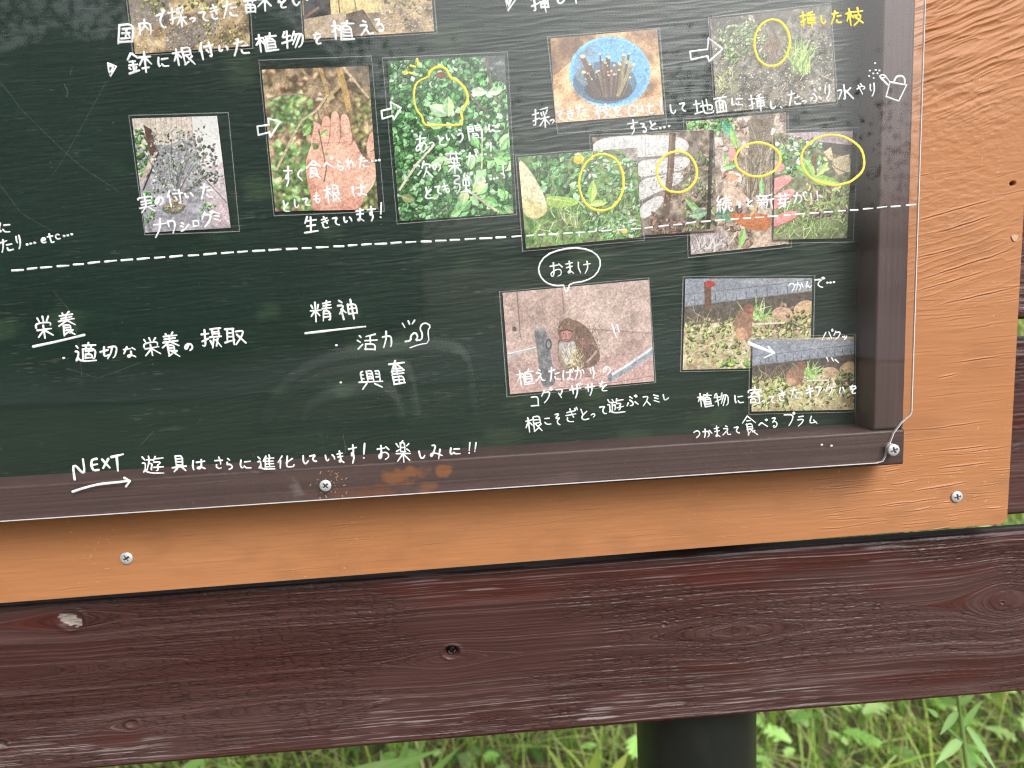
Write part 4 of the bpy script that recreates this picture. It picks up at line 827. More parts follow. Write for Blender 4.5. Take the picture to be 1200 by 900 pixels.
# 7 planted cuttings on litter
p = Pic([(832, 23), (972.3, 6), (979.3, 119), (839.9, 132.4)], 1.5, 7); p.fill([(56, 54, 44), (98, 92, 80), (144, 134, 120)], 6); p.specks(2200, (832, 40, 980, 132), (.5, 1.9), [(176, 166, 156), (100, 90, 80), (216, 206, 196), (60, 54, 48), (130, 124, 104), (120, 122, 80)])
p.leaves(130, (840, 20, 885, 70), (3, 7), .25, [(108, 130, 78), (84, 104, 60), (136, 152, 100)]); p.leaves(80, (930, 30, 978, 80), (3, 6), .25, [(92, 104, 76), (120, 126, 98), (76, 80, 62)]); p.poly([(832, 24), (860, 20), (880, 24), (836, 36)], (70, 58, 54), .9, .3); p.line([(832, 36), (870, 62), (892, 70)], 4, (88, 74, 62)); p.poly([(880, 16), (930, 10), (920, 30), (892, 30)], (72, 66, 56), .8, .4)
p.blades(60, (928, 70, 950, 86), (18, 38), 2, [(140, 176, 82), (168, 196, 104), (112, 150, 66)], (-2.2, -.9)); p.blades(45, (838, 80, 860, 112), (8, 20), 1.2, [(140, 160, 90), (176, 180, 124)], (-2.6, -.5)); p.blades(60, (900, 66, 910, 74), (20, 42), 1.2, [(124, 98, 76), (150, 122, 94), (100, 78, 62)], (-2.1, -1.1)); p.leaves(120, (842, 24, 900, 66), (2.5, 6), .3, [(130, 160, 96), (96, 128, 70), (156, 178, 120)]); p.line([(960, 84), (978, 92)], 1.6, (180, 160, 140)); p.blades(90, (834, 90, 978, 130), (5, 16), .9, [(170, 160, 140), (130, 120, 100)], (0, 6.28))
photo('laminated photo of planted twigs standing in leaf litter, topmost one beside the brown frame', p, [(829.5, 20), (974, 3), (982.5, 122), (837, 136)], 1)
# 10 leaves and stem over a fallen leaf (lowest of the pile)
p = Pic([(804, 142.6), (921, 131.7), (924, 286), (809.6, 298.5)], 1.5, 10); p.fill([(120, 104, 92), (168, 148, 132), (200, 182, 168), (150, 120, 108)], 10); p.leaves(120, (845, 135, 925, 290), (6, 16), .35, [(190, 160, 144), (214, 190, 176), (150, 120, 106), (120, 98, 84), (170, 140, 120)])
p.leaves(90, (804, 138, 862, 154), (3, 7), .4, G1); p.poly([(874, 136), (912, 132), (900, 160), (906, 200), (905, 216), (878, 232), (872, 200), (880, 165)], (120, 106, 88), 1, .45, True); p.blades(60, (876, 226, 904, 232), (40, 90), 1.6, [(140, 124, 104), (96, 84, 68), (160, 146, 124)], (-1.8, -1.2))
for x, y, L, w_, a, c in [(846, 142, 24, 6, .9, (70, 150, 116)), (856, 150, 26, 4, 1.25, (120, 180, 80)), (848, 190, 18, 4, -.9, (130, 180, 110)), (846, 196, 20, 4, -.2, (120, 170, 110)), (893, 208, 22, 3, 1.5, (120, 176, 116)), (868, 292, 26, 4, -1.35, (130, 186, 90)), (838, 252, 26, 9, -.1, (84, 130, 106))]: p.leaf(x, y, L, w_, a, c)
p.poly([(852, 248), (866, 250), (905, 250), (905, 268), (890, 272), (866, 264)], (196, 112, 58), 1, .2, True); p.poly([(848, 210), (868, 222), (880, 234), (850, 246)], (206, 174, 154), 1, .12); p.poly([(850, 202), (868, 206), (856, 214)], (216, 150, 110), 1, .1); p.poly([(878, 292), (906, 266), (924, 286), (900, 292)], (206, 176, 158), 1, .15); p.poly([(808, 272), (850, 270), (852, 290), (810, 298)], (170, 156, 160), 1, .45); p.blades(60, (810, 285, 855, 296), (6, 18), 1.5, [(120, 106, 104), (200, 190, 190), (230, 220, 220)], (-2.4, -.6)); p.ell(858, 180, 4.5, 8, (226, 150, 150)); p.line([(880, 254), (890, 238)], 3, (206, 170, 110))
photo('laminated photo of a bark stem over fallen leaves, lowest in its overlapping pile', p, [(800.5, 139), (924, 128), (928, 290), (806, 302.5)], 0)
# 9 gloved hand holding a stem
p = Pic([(693.9, 161), (837, 152), (840, 270.4), (704, 279)], 1.5, 9); p.fill([(88, 76, 66), (130, 114, 98), (164, 148, 130)], 7); GL = (206, 204, 206)
p.leaves(130, (806, 180, 840, 272), (4, 10), .25, [(110, 130, 80), (150, 160, 110), (84, 90, 60), (170, 150, 120)])
for q in ([(694, 161), (780, 158), (800, 162), (808, 168), (807, 176), (790, 182), (740, 184), (696, 186)], [(745, 190), (770, 184), (806, 182), (812, 190), (800, 200), (770, 206), (748, 208)], [(748, 210), (780, 204), (800, 200), (804, 210), (790, 218), (760, 232), (750, 236)], [(750, 240), (778, 226), (780, 236), (768, 250), (752, 258)]): p.poly(q, GL, 1, .08, True)
for q in ([(696, 186), (745, 187), (806, 181)], [(748, 209), (780, 203), (804, 199)], [(750, 236), (780, 222)]): p.line(q, 2, (130, 126, 130), .9)
for x in (752, 756, 760, 720): p.line([(x, 160), (x + 1, 182)], 1, (168, 166, 170), .8)
p.specks(26, (752, 192, 778, 230), (.6, 1.8), [(70, 56, 54), (110, 90, 84)]); p.line([(788, 156), (787, 200), (782, 262)], 8, (98, 72, 54)); p.line([(786, 158), (785, 210)], 2, (140, 110, 84), .8); p.leaves(60, (766, 250, 812, 276), (3, 9), .3, [(110, 78, 66), (84, 60, 52), (140, 110, 96)]); p.specks(160, (780, 195, 812, 240), (.6, 2), [(120, 80, 60), (84, 58, 46), (170, 140, 120)]); p.leaf(806, 232, 26, 4, .7, (120, 160, 90)); p.leaf(812, 252, 24, 6, -.2, (120, 150, 130)); p.line([(834, 153), (836, 268)], 5, (44, 40, 44), .9)
photo('laminated photo of white gloved fingers gripping a brown stem', p, [(690, 157.5), (845.5, 150.5), (850, 273), (700, 283)], 1)
# 8 pale bulb shoot in grass
p = Pic([(607.3, 184), (746.7, 172.8), (751.3, 277.5), (616.5, 291.3)], 1.5, 8); p.fill([(58, 92, 42), (92, 130, 66), (130, 166, 96), (110, 120, 84)], 9); p.leaves(120, (622, 176, 690, 230), (6, 13), .4, [(70, 126, 66), (96, 156, 90), (50, 92, 46), (128, 180, 120)]); p.leaves(240, (680, 172, 752, 280), (4, 10), .25, [(110, 176, 110), (150, 206, 150), (84, 140, 90), (190, 220, 190), (130, 150, 100)]); p.blades(150, (618, 240, 750, 290), (8, 26), 1.4, [(130, 176, 90), (96, 140, 64), (176, 200, 134), (70, 104, 50)], (-2.6, -.5)); p.poly([(725, 172), (747, 172), (748, 190), (735, 186)], (160, 140, 146), .8, .4)
p.poly([(607, 186), (616, 192), (632, 216), (641, 236), (642, 248), (628, 258), (613, 250), (611, 230)], (216, 210, 170), 1, .08, True); p.poly([(612, 228), (641, 240), (642, 250), (627, 258), (613, 250)], (208, 190, 120), .7, .1, True); p.poly([(640, 228), (664, 231), (680, 234), (676, 242), (642, 244)], (158, 196, 84), 1, .12, True); p.line([(641, 232), (668, 236)], 1, (206, 222, 140)); p.ell(678, 187, 6, 5.5, (240, 200, 50), 1, 0, .3); p.leaf(694, 238, 26, 6, -1.5, (150, 202, 84)); p.leaf(690, 240, 24, 4, -.1, (172, 206, 96)); p.ell(735, 272, 4, 3, (226, 196, 70)); p.blades(8, (666, 262, 680, 268), (14, 24), 1, [(220, 206, 160)], (-2.6, -1.5))
photo('laminated photo of a thick pale shoot among bright weeds with one yellow flower', p, [(603.5, 182), (750.5, 170), (755.5, 282), (612, 295)], 2)
# 11 finger tips and sprouting twig
p = Pic([(908.3, 156.3), (999.4, 153.4), (992.6, 279), (906.4, 281)], 1.6, 11); p.fill([(80, 84, 56), (116, 126, 84), (150, 150, 116)], 7); p.poly([(910, 155), (1000, 153), (1000, 172), (960, 166)], (168, 150, 160), 1, .15); p.poly([(940, 164), (1000, 170), (1000, 186), (966, 176)], (64, 48, 44), .95, .3); p.specks(200, (912, 160, 945, 176), (.6, 2), [(170, 130, 130), (110, 80, 76), (210, 190, 190)])
p.leaves(110, (912, 166, 968, 206), (4, 9), .35, [(120, 180, 96), (150, 206, 120), (90, 150, 80), (170, 214, 180)]); p.blades(300, (908, 225, 996, 280), (8, 22), 1.2, [(140, 176, 96), (110, 150, 70), (176, 196, 130), (84, 116, 54)], (-3, -.2)); p.leaves(60, (940, 215, 995, 250), (4, 10), .25, [(150, 120, 104), (176, 160, 110), (110, 84, 74), (150, 180, 100)])
for q in ([(966, 178), (974, 172), (978, 188), (968, 186)], [(976, 186), (996, 180), (998, 200), (984, 204), (976, 194)]): p.poly(q, (206, 186, 146), 1, .1)
p.line([(966, 180), (980, 196), (994, 202)], 1.5, (130, 106, 80)); p.line([(953, 182), (956, 205)], 5, (124, 84, 64)); p.leaf(950, 208, 36, 6, .15, (150, 196, 84)); p.leaf(956, 208, 26, 5, -2.1, (130, 176, 76)); p.leaf(958, 206, 22, 4, -.9, (160, 200, 100)); p.leaf(950, 205, 20, 5, -2.6, (120, 172, 90))
PK = (232, 142, 140)
for q in ([(907, 187), (912, 188), (918, 191), (920.5, 195), (918, 199), (912, 201), (907, 202)], [(907, 209), (914, 206), (922, 204), (927, 205), (929, 208.5), (926, 213), (918, 218), (912, 223), (907, 229)], [(907, 231), (914, 225), (923, 221), (929, 220), (932.5, 222.5), (931, 227), (924, 233), (914, 241), (907, 246)], [(906, 253), (914, 250), (924, 247), (933, 246), (937, 249), (934, 254), (924, 259), (914, 263), (906, 266)]): p.poly([(x + .6, y + 1.6) for x, y in q], (150, 84, 80), .8, 0, True); p.poly(q, PK, 1, .06, True); p.line([q[0], ((q[0][0] + q[1][0]) / 2, q[1][1] + 3), (q[1][0] - 1, q[1][1] + 2)], 1.6, (246, 190, 184), .7)
for x, y in ((924, 207), (929, 223), (931, 249)): p.ell(x, y, 3, 2, (244, 180, 176), .9)
p.line([(963, 238), (994, 232)], 3, (150, 170, 84))
photo('laminated photo of pink finger tips and a sprouting twig beside the brown frame, overlapping another', p, [(905, 152.5), (1006.5, 148.5), (1000, 284), (902.5, 286)], 1)
# 12 two monkeys by a concrete wall
p = Pic([(588.9, 343.3), (760.3, 327.8), (766.7, 446.7), (597.8, 462)], 1.6, 12); p.fill([(160, 136, 130), (184, 158, 150), (202, 178, 170)], 30, contrast=.8)
p.line([(606, 342), (610, 395)], 1.2, (120, 98, 92)); p.line([(658, 337), (661, 368)], 1.2, (130, 106, 100), .9); p.line([(690, 385), (762, 390)], 1.2, (140, 116, 110), .8); p.ell(603, 385, 2.6, 3, (90, 76, 72)); p.poly([(660, 336), (760, 328), (764, 388), (690, 384), (664, 372)], (206, 184, 176), .35, .1)
p.poly([(596, 448), (640, 438), (700, 424), (767, 408), (767, 447), (598, 462)], (196, 160, 156), .9, .15); p.poly([(597, 424), (640, 420), (700, 420), (764, 404), (766, 414), (700, 432), (598, 448)], (176, 146, 140), .6, .1)
p.line([(595, 416), (628, 408)], 4, (176, 168, 168)); p.line([(595, 414), (628, 406)], 1.2, (226, 220, 220)); p.poly([(625, 387), (632, 384), (640, 386), (643, 400), (650, 438), (652, 450), (634, 456), (630, 410)], (112, 112, 118), 1, .5, True); p.ell(643, 403, 4, 7, (80, 80, 86)); p.ell(643, 403, 2, 4, (140, 138, 142)); p.ell(632, 386, 6, 2.5, (150, 150, 156), .8)
FU, FUD, FUL = (122, 98, 86), (92, 70, 62), (168, 148, 138)
FURS = [(132, 106, 92), (108, 84, 72), (150, 126, 112), (94, 72, 62)]
p.poly([(670, 373), (680, 377), (690, 385), (698, 397), (704, 414), (703, 425), (690, 431), (662, 433), (655, 424), (653, 408), (656, 392)], FU, 1, .25, True); p.blades(150, (668, 380, 702, 426), (4, 8), .9, FURS, (.6, 2.0))
p.poly([(655, 398), (664, 401), (674, 398), (676, 410), (670, 424), (660, 428), (655, 414)], (168, 160, 158), 1, .2, True); p.blades(60, (656, 400, 674, 424), (4, 8), .8, [(190, 184, 182), (150, 140, 138), (206, 200, 198)], (1.0, 2.1))
p.poly([(653, 388), (655, 379), (661, 373), (668, 372), (674, 377), (676, 386), (673, 395), (664, 400), (656, 397)], (128, 102, 88), 1, .25, True); p.blades(70, (655, 374, 675, 386), (3, 6), .8, FURS, (.8, 2.4)); p.poly([(657, 387), (664, 385.5), (671, 388), (669, 396), (664, 400), (659, 397)], (172, 118, 112), 1, .12, True); p.line([(656.5, 387.5), (664, 385.8), (671.5, 388.3)], 1.7, (84, 60, 52)); p.ell(660.5, 390, .9, .7, (40, 26, 26)); p.ell(667, 390.3, .9, .7, (40, 26, 26)); p.line([(664, 391), (663.6, 394.5)], 1.4, (150, 92, 88)); p.line([(661, 397), (666.5, 396.8)], .8, (112, 66, 64))
p.poly([(684, 404), (694, 402), (701, 408), (704, 420), (698, 428), (686, 428), (682, 416)], (112, 88, 78), 1, .25, True); p.blades(60, (684, 404, 702, 426), (3, 6), .8, FURS, (.8, 2.2)); p.ell(684.5, 396.5, 7.2, 6.6, (118, 92, 80), 1, 0, .25); p.blades(30, (679, 391, 690, 396), (2, 4), .7, FURS, (.8, 2.2)); p.ell(683, 399.5, 3.6, 3.8, (158, 110, 102)); p.ell(681.6, 398.6, .7, .6, (30, 22, 22)); p.ell(684.8, 398.6, .7, .6, (30, 22, 22)); p.line([(700, 410), (694, 418), (688, 424)], 2.6, FUL); p.line([(680, 404), (676, 410)], 2.4, (130, 104, 92))
p.line([(656, 412), (659, 424), (666, 431)], 4.5, (150, 130, 120)); p.blades(60, (664, 412, 682, 432), (5, 13), .9, [(206, 190, 140), (170, 156, 110), (226, 214, 170), (130, 120, 80)], (-2.8, -.3)); p.specks(60, (648, 426, 705, 446), (.6, 2), [(110, 90, 84), (150, 126, 120)]); p.ell(668, 437, 30, 6, (120, 98, 94), .5)
p.line([(714, 444), (740, 428), (767, 410)], 9, (148, 154, 166)); p.line([(714, 441), (740, 425), (766, 407)], 3, (206, 210, 220)); p.ell(716, 442, 3, 5, (120, 126, 138)); p.line([(648, 455), (720, 448), (766, 440)], 1, (150, 120, 116))
photo('laminated photo of two monkeys huddled by a concrete wall', p, [(584.7, 341.7), (761, 325), (769, 448.6), (593.6, 465.6)], 0, 0.5)
# 13 and 14 a monkey crouching in a garden bed, twice
def garden(p, ox, oy, k, upright):
    q = lambda x, y: (ox + x * k, oy + y * k)
    p.poly([q(-5, -5), q(155, -5), q(155, 12), q(100, 22), q(-5, 42)], (136, 142, 156), 1, .16); p.poly([q(60, 4), q(150, -4), q(150, 4), q(90, 8)], (158, 160, 168), .6, .1); p.poly([q(-5, 34), q(155, 14), q(155, 40), q(-5, 56)], (92, 84, 78), 1, .4)
    for x in range(0, 150, 12): p.line([q(x, 22 - x * .1), q(x + 1, 36 - x * .13)], .9, (90, 96, 106))
    p.line([q(-4, 20), q(152, 2)], .9, (110, 114, 124)); p.line([q(-4, 33), q(152, 15)], .9, (120, 124, 134))
    p.leaves(300, (*q(0, 46), *q(155, 108)), (2, 5), .25, [(184, 184, 130), (150, 164, 100), (206, 192, 158), (196, 170, 140), (130, 138, 86)], shade=False); p.leaves(70, (*q(0, 50), *q(155, 100)), (2, 5), .25, [(120, 132, 76), (156, 166, 104)]); p.leaves(70, (*q(0, 48), *q(60, 90)), (3, 7), .3, [(134, 152, 84), (160, 170, 104)]); p.leaves(70, (*q(78, 54), *q(155, 74)), (3, 6), .3, [(150, 170, 96), (176, 180, 120)])
    p.leaves(46, (*q(104, 34), *q(150, 62)), (4, 10), .3, [(196, 168, 140), (150, 124, 92), (120, 130, 80), (176, 160, 110)]); p.ell(*q(140, 36), 13 * k, 9 * k, (200, 168, 130), 1, -.4, .15); p.ell(*q(114, 42), 12 * k, 8 * k, (196, 160, 136), 1, 0, .15); p.leaves(26, (*q(118, 40), *q(150, 60)), (3, 7), .25, [(120, 128, 80), (160, 160, 110)])
    p.blades(34, (*q(76, 44), *q(92, 52)), (14 * k, 26 * k), 2.6, [(150, 186, 110), (120, 164, 84), (176, 200, 136)], (-2.9, -.3)); p.line([q(80, 54), q(112, 53)], 1.6, (220, 214, 206)); p.line([q(0, 92), q(30, 78), q(60, 66)], 1.6, (206, 184, 150)); p.line([q(8, 22), q(12, 40), q(26, 48)], 1, (150, 140, 120)); p.blades(26, (*q(2, 50), *q(50, 56)), (8, 20), .9, [(150, 132, 110), (110, 96, 80)], (-2.4, -.6))
    p.specks(160, (*q(0, 84), *q(152, 112)), (.5, 1.6), [(196, 160, 140), (150, 120, 104), (170, 170, 110), (214, 190, 170)]); p.leaves(20, (*q(46, 98), *q(80, 108)), (4, 9), .3, [(150, 176, 96), (120, 150, 70)])
    if upright:
        p.poly([q(59, 62), q(57, 52), q(62, 40), q(70, 34), q(80, 36), q(80, 44), q(78, 56), q(80, 66), q(72, 74), q(62, 70)], (150, 112, 94), 1, .2, True); p.ell(*q(75, 36), 6.5 * k, 5.5 * k, (130, 90, 78), 1, 0, .2); p.ell(*q(79, 37), 2.6 * k, 3 * k, (170, 100, 90)); p.line([q(74, 46), q(82, 52), q(86, 50)], 3 * k, (140, 104, 88)); p.poly([q(60, 58), q(70, 58), q(76, 70), q(66, 76), q(60, 68)], (196, 150, 116), .9, .15, True); p.line([q(70, 70), q(74, 76)], 3 * k, (150, 114, 96))
    else:
        p.poly([q(50, 56), q(50, 44), q(58, 34), q(70, 30), q(78, 34), q(76, 44), q(74, 56), q(66, 62), q(56, 62)], (152, 116, 98), 1, .2, True); p.ell(*q(73, 32), 6.5 * k, 5.5 * k, (132, 94, 82), 1, 0, .2); p.line([q(68, 50), q(74, 60)], 3 * k, (140, 104, 88)); p.ell(*q(58, 56), 7 * k, 5 * k, (186, 146, 118), .8)
GB = [(160, 140, 104), (190, 170, 134), (172, 172, 118), (214, 192, 164)]
p = Pic([(803.2, 326.6), (951.8, 326), (949.4, 430), (800, 433.4)], 1.6, 13); p.fill(GB, 9); garden(p, 802, 326, 1.0, True); p.line([(829, 330), (830, 362)], 8, (110, 78, 66)); p.ell(832, 333, 6, 4, (176, 60, 50), 1, 0, .4)
photo('laminated photo of a monkey reaching forward in a garden bed, upper of the overlapping pair', p, [(800, 324), (955.5, 322.5), (953, 433), (797, 436)], 0)
p = Pic([(882, 398), (1001, 394.3), (1001, 479.9), (880.7, 482.3)], 1.7, 14); p.fill(GB, 9); garden(p, 881, 402, 0.80, False)
photo('laminated photo of a monkey bending down in a garden bed, lower of the overlapping pair', p, [(878, 395.5), (1003, 391), (1003, 483), (877, 486)], 1)

# ------------------------------------------------------------------ handwriting in paint marker on the acrylic sheet (strokes on a 100 x 100 square, y down)
DK = '|7805 8618|9000 9812'
GLY = {
'て': '1525 8018 5042 4268 6090 8292', 'っ': '1055 5040 8550 8072 4592', 'つ': '0840 5022 8535 8865 4590', 'き': '2030 7820|1550 8538|4505 6040 7262|3062 2578 4592 7590',
'さ': '1535 8528|4808 6540 7060|2865 2582 5094 7590', 'た': '1230 6022|3808 2555 1092|5548 8845|5070 5588 9088', 'を': '1525 8018|4508 3035 1555 4848 5270|8540 4562 3880 5594 8590',
'し': '3008 2860 4088 6590 8565', 'に': '1815 1260 2090 2878|4530 8828|4268 5585 9085', 'い': '1525 1570 3085 4068|7028 8545 8868', 'え': '4208 5818|2035 7535 1092|4062 5560 6090 9088',
'る': '2515 7512 2055 5040 8050 8580 5094 3884 4272 5882', 'の': '5520 3075 1580 1050 3520 7020 9045 8575 6092', 'す': '0825 9222|5505 5550 3565 3045 5040 5870 3595', 'く': '6510 2548 7092',
'へ': '0860 3530 5048 9278', 'ら': '4005 6018|2835 2260 5050 8062 7885 4094', 'れ': '2808 2892|0832 4028 1075|4045 6028 7045 7080 9272', 'と': '2810 3850|8030 3058 2078 4592 8588',
'も': '4505 3870 5592 8080 8060|1835 7230|1558 7255', 'は': '1512 1060 1892|4030 9025|6808 6875 5090 4078 6070 9290', 'ま': '1828 8222|2250 8045|5208 5480 3892 2880 5275 8592',
'あ': '1525 8218|4206 4050 5085|7038 4085 1888 1862 5045 8550 9075 6594', 'う': '3508 6018|2045 5532 8045 8070 4595', 'か': '1035 6028 6870 4890|3808 3055 1292|7528 8840 9260', '、': '3550 6080',
'ふ': '4510 6025|3840 6058 5585 3588|2562 1085|7560 9280', 'り': '2812 2445 3255|7008 7550 6080 4595', 'や': '0850 5530 8838 8055 6558|4812 5825|2522 5592',
'お': '1028 6022|3506 3580 1888 1268 4550 7852 8578 6092|7018 9035', 'け': '1512 1055 2090|4535 9230|7008 7260 5094', 'こ': '2525 7522|2065 4085 8582', 'そ': '2512 7510 2048 8538 4558 4882 7594',
'ん': '5008 1092 3558 5050 5580 7090 9268', 'な': '1028 5522|3506 1060|6820 9035|6045 6080 4592 3580 5572 8892', 'み': '2015 5012 2078 1080 1562 4558 9078|7540 6592',
'ナ': '0835 9230|5205 5055 2094', 'ワ': '1520 1555|1520 8520 8055 4594', 'シ': '1518 3528|1045 3055|1590 5580 9035', 'ロ': '1820 2085|1820 8218 7885|2082 7882', 'ク': '3508 1050|3525 8022 6565 2594',
'ミ': '2015 7530|2545 7055|1572 8094', 'コ': '1525 8022 7888|1288 8285', 'マ': '1020 8818 5065|3550 6585', 'サ': '0835 9232|3012 3265|6808 6860 4594', 'ス': '2018 7515 5055 1592|5055 8892',
'レ': '2510 2888 9055', 'ハ': '3525 1085|6022 9080', 'ッ': '2040 3060|4535 5255|8035 7565 4592', 'キ': '1535 8022|1062 9048|4505 6094', 'ア': '1020 8818 6050|5038 4565 2094', 'ケ': '3508 1055|2535 9232|6535 6065 3594',
'フ': '1020 8520 7055 3594', 'ラ': '2515 7512|1540 8538 6570 3094', 'ム': '5010 1585 8580|6555 9094', 'ー': '1050 9045',
'国': '1015 1292|1015 9012 8890|1290 8888|2832 7230|3050 6850|2572 7570|5032 5072|6055 6865', '内': '1530 1592|1530 8528 8580 7892|5008 4850 2570|5045 7065',
'採': '0530 3826|2208 2285 1080|0562 3852|8508 5015|4828 5438|6524 6834|8520 7835|4555 9552|7040 7094|6858 4585|7258 9582', '苗': '0522 9518|3208 3235|6806 6832|1545 1892|1545 8542 8290|1690 8288|5044 5088|1866 8464',
'木': '1030 9028|5005 5095|4832 1070|5232 9068', '鉢': '2505 0530|2505 4828|1238 3838|0855 4252|2538 2585|1065 1572|3862 3472|0588 4880|5528 9825|7505 7595|7328 5262|7728 9860|6275 8873',
'根': '0530 4026|2208 2292|2035 0565|2535 4055|5010 5090|5010 8508 8545|5028 8426|5045 8545|5090 6878|6048 9292|9055 7268', '付': '2808 0848|1832 1895|4030 9528|7808 7888 6582|5048 6060',
'植': '0530 3826|2008 2092|1835 0460|2235 3855|4520 9518|7005 6530|5032 5078|5032 8530 8578|5046 8545|5062 8560|5078 8576|4032 4292|4292 9590', '物': '1512 0538|0838 4034|2508 2595|0568 4552|5810 4545|5228 9524 8880 7592|6830 4578|8028 5592',
'実': '5003 5015|1032 1020 9018 8632|2540 7538|2054 8052|0870 9468|5028 5064 1594|5268 9094', '食': '5003 0535|5205 9635|4025 6024|3042 3092|3042 7040 7068|3055 6854|3068 7066|3092 5082|5068 9494|8072 6282',
'生': '2808 1040|1830 8528|2258 8056|0590 9688|5008 5090', '間': '1010 1095|1010 4210 4240|1024 4224|1040 4240|5810 5840|5810 9210 9092 8290|5824 9224|5840 9240|3555 3585|3555 6855 6885|3570 6870|3585 6885',
'次': '0825 2035|0580 2860|5008 3845|4528 9025 8045|6540 6065 3895|6462 9595', '葉': '0515 9513|3203 3226|6803 6826|0838 9436|3030 3055 8053|5030 5053|7029 7053|1568 8866|5055 5098|4568 1092|5568 9090',
'強': '0812 3812 3830 1032 0850 4050 3880 2290|7005 5525 8524|8015 9228|5535 5560|5535 9035 9060|5560 9060|7026 7090|4592 9285|8078 9694', '挿': '0530 3826|2208 2285 1080|0562 3852|8508 5518|4530 9628|7018 7096|5245 9044|5245 5272|9044 9072|5258 9058|5272 9072',
'枝': '0532 4028|2208 2295|2035 0568|2535 4055|4828 9826|7208 7244|5046 8844 7575 4595|5555 9592', '地': '0535 3832|2012 2080|0588 4278|4048 9838 9268 8265|7008 7070|5218 5280 6092 9688 9675',
'面': '0510 9508|5010 4225|1528 1592|1528 8828 8592|1590 8590|3830 3888|6230 6288|3850 6250|3868 6268', '水': '5005 5088 3880|1035 4032 0880|8825 6048|5440 9592',
'続': '2505 0830 3040|4020 1055|1055 4050|2550 2590|0868 1085|3865 4478|5018 9816|7205 7232|5532 9230|4845 4855|4845 9845 9655|6555 6075 4594|8055 8085 9892 9878', '々': '3010 1055|2528 7525 4590|3550 6585',
'新': '2505 2818|0520 4818|1226 1838|4025 3538|0342 5040|0560 5058|2642 2695|2462 0685|2962 4678|9008 6018|6018 6065 5095|6042 9840|8242 8296', '芽': '0518 9516|3205 3232|6804 6830|1540 8538|2845 2262|1064 9262|6240 6290 4888|5866 1592',
'遊': '0812 1825|0540 1838 1570|1570 0388 2075|1578 4092 9690|3508 3822|2528 5026|3430 2575|3545 5043 4570 4272|6208 5528|6020 9618|5836 9035 7550|7550 7576 6574|5560 9658',
'寄': '5002 5012|1028 1018 9016 8828|2534 7832|5024 2548|5236 8048|0556 9654|2266 2286|2266 5265 5285|2285 5285|7856 7894 6490', '栄': '2010 2826|4804 5022|8008 6826|1048 1030 9028 8845|1558 8856|5042 5096|4860 1590|5260 9288',
'養': '3202 3812|6802 6012|1516 8814|2026 8225|0836 9434|5012 5036|4836 0556|5436 9656|3252 3292|3252 6852 6872|3262 6862|3272 6872|3292 5084|4874 9096|8074 6484',
'適': '0812 1825|0540 1838 1570|1570 0388 2075|1578 4092 9690|6503 6512|3816 9614|5018 5428|8016 7428|3830 3882|3830 9630 9478 8878|5042 8442|6634 6654|5056 5074|5056 8056 8074|5074 8074',
'切': '0545 4535|2510 2570 3578 4868|4818 9416 8880 7590|6820 6555 4594', '摂': '0530 3826|2208 2285 1080|0562 3852|4510 9608|5510 5545|8808 8848|5522 8821|5534 8834|4547 9646|4560 5285|6055 5294|8055 7590|7060 9694',
'取': '0512 5010|1412 1478|4211 4295|1432 4231|1454 4253|0382 5074|5525 9522 8060 5595|6040 9892', '精': '0818 1434|4016 3432|0345 5042|2505 2595|2446 0570|2846 4668|6013 9612|7803 7840|6226 9425|5640 9839|6450 6096|6450 9250 9292 8692|6463 9262|6476 9276',
'神': '1806 2818|0530 3828 0865|2248 2296|2552 3862|5228 5272|5228 9426 9470|5250 9448|5272 9470|7304 7398', '活': '1012 2222|0538 1848|0888 2860|8806 4518|3842 9838|6716 6762|4262 4294|4262 9262 9094|4292 9092', '力': '1535 8530 7880 6590|4805 4050 1094',
'興': '2212 1218 1662|1630 2629|1645 2644|3812 3862|3812 6210 6260|4425 5624|4436 4450|4436 5636 5650|4450 5650|7212 8810 8460|7428 8427|7444 8443|0364 9762|3570 1594|6570 8892',
'奮': '0818 9416|5004 1548|5218 9046|3032 2058|2538 8036|4224 4558|2548 8046|2558 8556|5034 5058|2268 2296|2268 8067 8096|2282 8081|2295 8095|5068 5095',
'具': '3008 3062|3008 7208 7262|3025 7225|3042 7242|3060 7260|0572 9670|3576 1294|6575 9094', '進': '0812 1825|0540 1838 1570|1570 0388 2075|1578 4092 9690|5205 3640|4526 4580|6803 7218|4524 9422|4540 9039|4557 9056|4576 9675|6824 6876',
'化': '2808 0850|1835 1895|8525 5060|5508 5575 6090 9588 9572', '楽': '5002 4212|3514 3550|3514 6513 6550|3531 6531|3550 6549|1018 2230|0850 2442|9015 7628|7640 9250|0562 9560|5052 5098|4764 1292|5364 9090',
'C': '8520 5008 2030 1560 3088 6590 8575', 'u': '1515 1865 3588 6570|7015 7280 9090', 't': '4508 4580 6092 8585|1032 8530', '!': '5504 4566|4288 4692', 'N': '1095 0812 8592 8008', 'E': '8510 1812 1590 8588|1550 7548',
'x': '1515 8588|8512 1590', 'T': '0515 9512|5013 5095', 'e': '2050 8048 7520 4012 1540 2075 5092 8580', 'c': '8025 5012 2040 2570 5090 8580', '.': '4048 5852', '「': '2010 2890|6010 6590', }
for a, b in zip('でべぐがばぎざげ', 'てへくかはきサケ'): GLY[a] = GLY[b] + DK
for a, b in (('グ', 'ク'), ('ザ', 'サ'), ('ゲ', 'ケ'), ('ぶ', 'ふ')): GLY[a] = GLY[b] + DK
for a, b in (('パ', 'ハ'), ('プ', 'フ'), ('ぷ', 'ふ')): GLY[a] = GLY[b] + '|9202 8406 8414 9218 9912 9804 9202'
INK_Y = AF - 0.0001
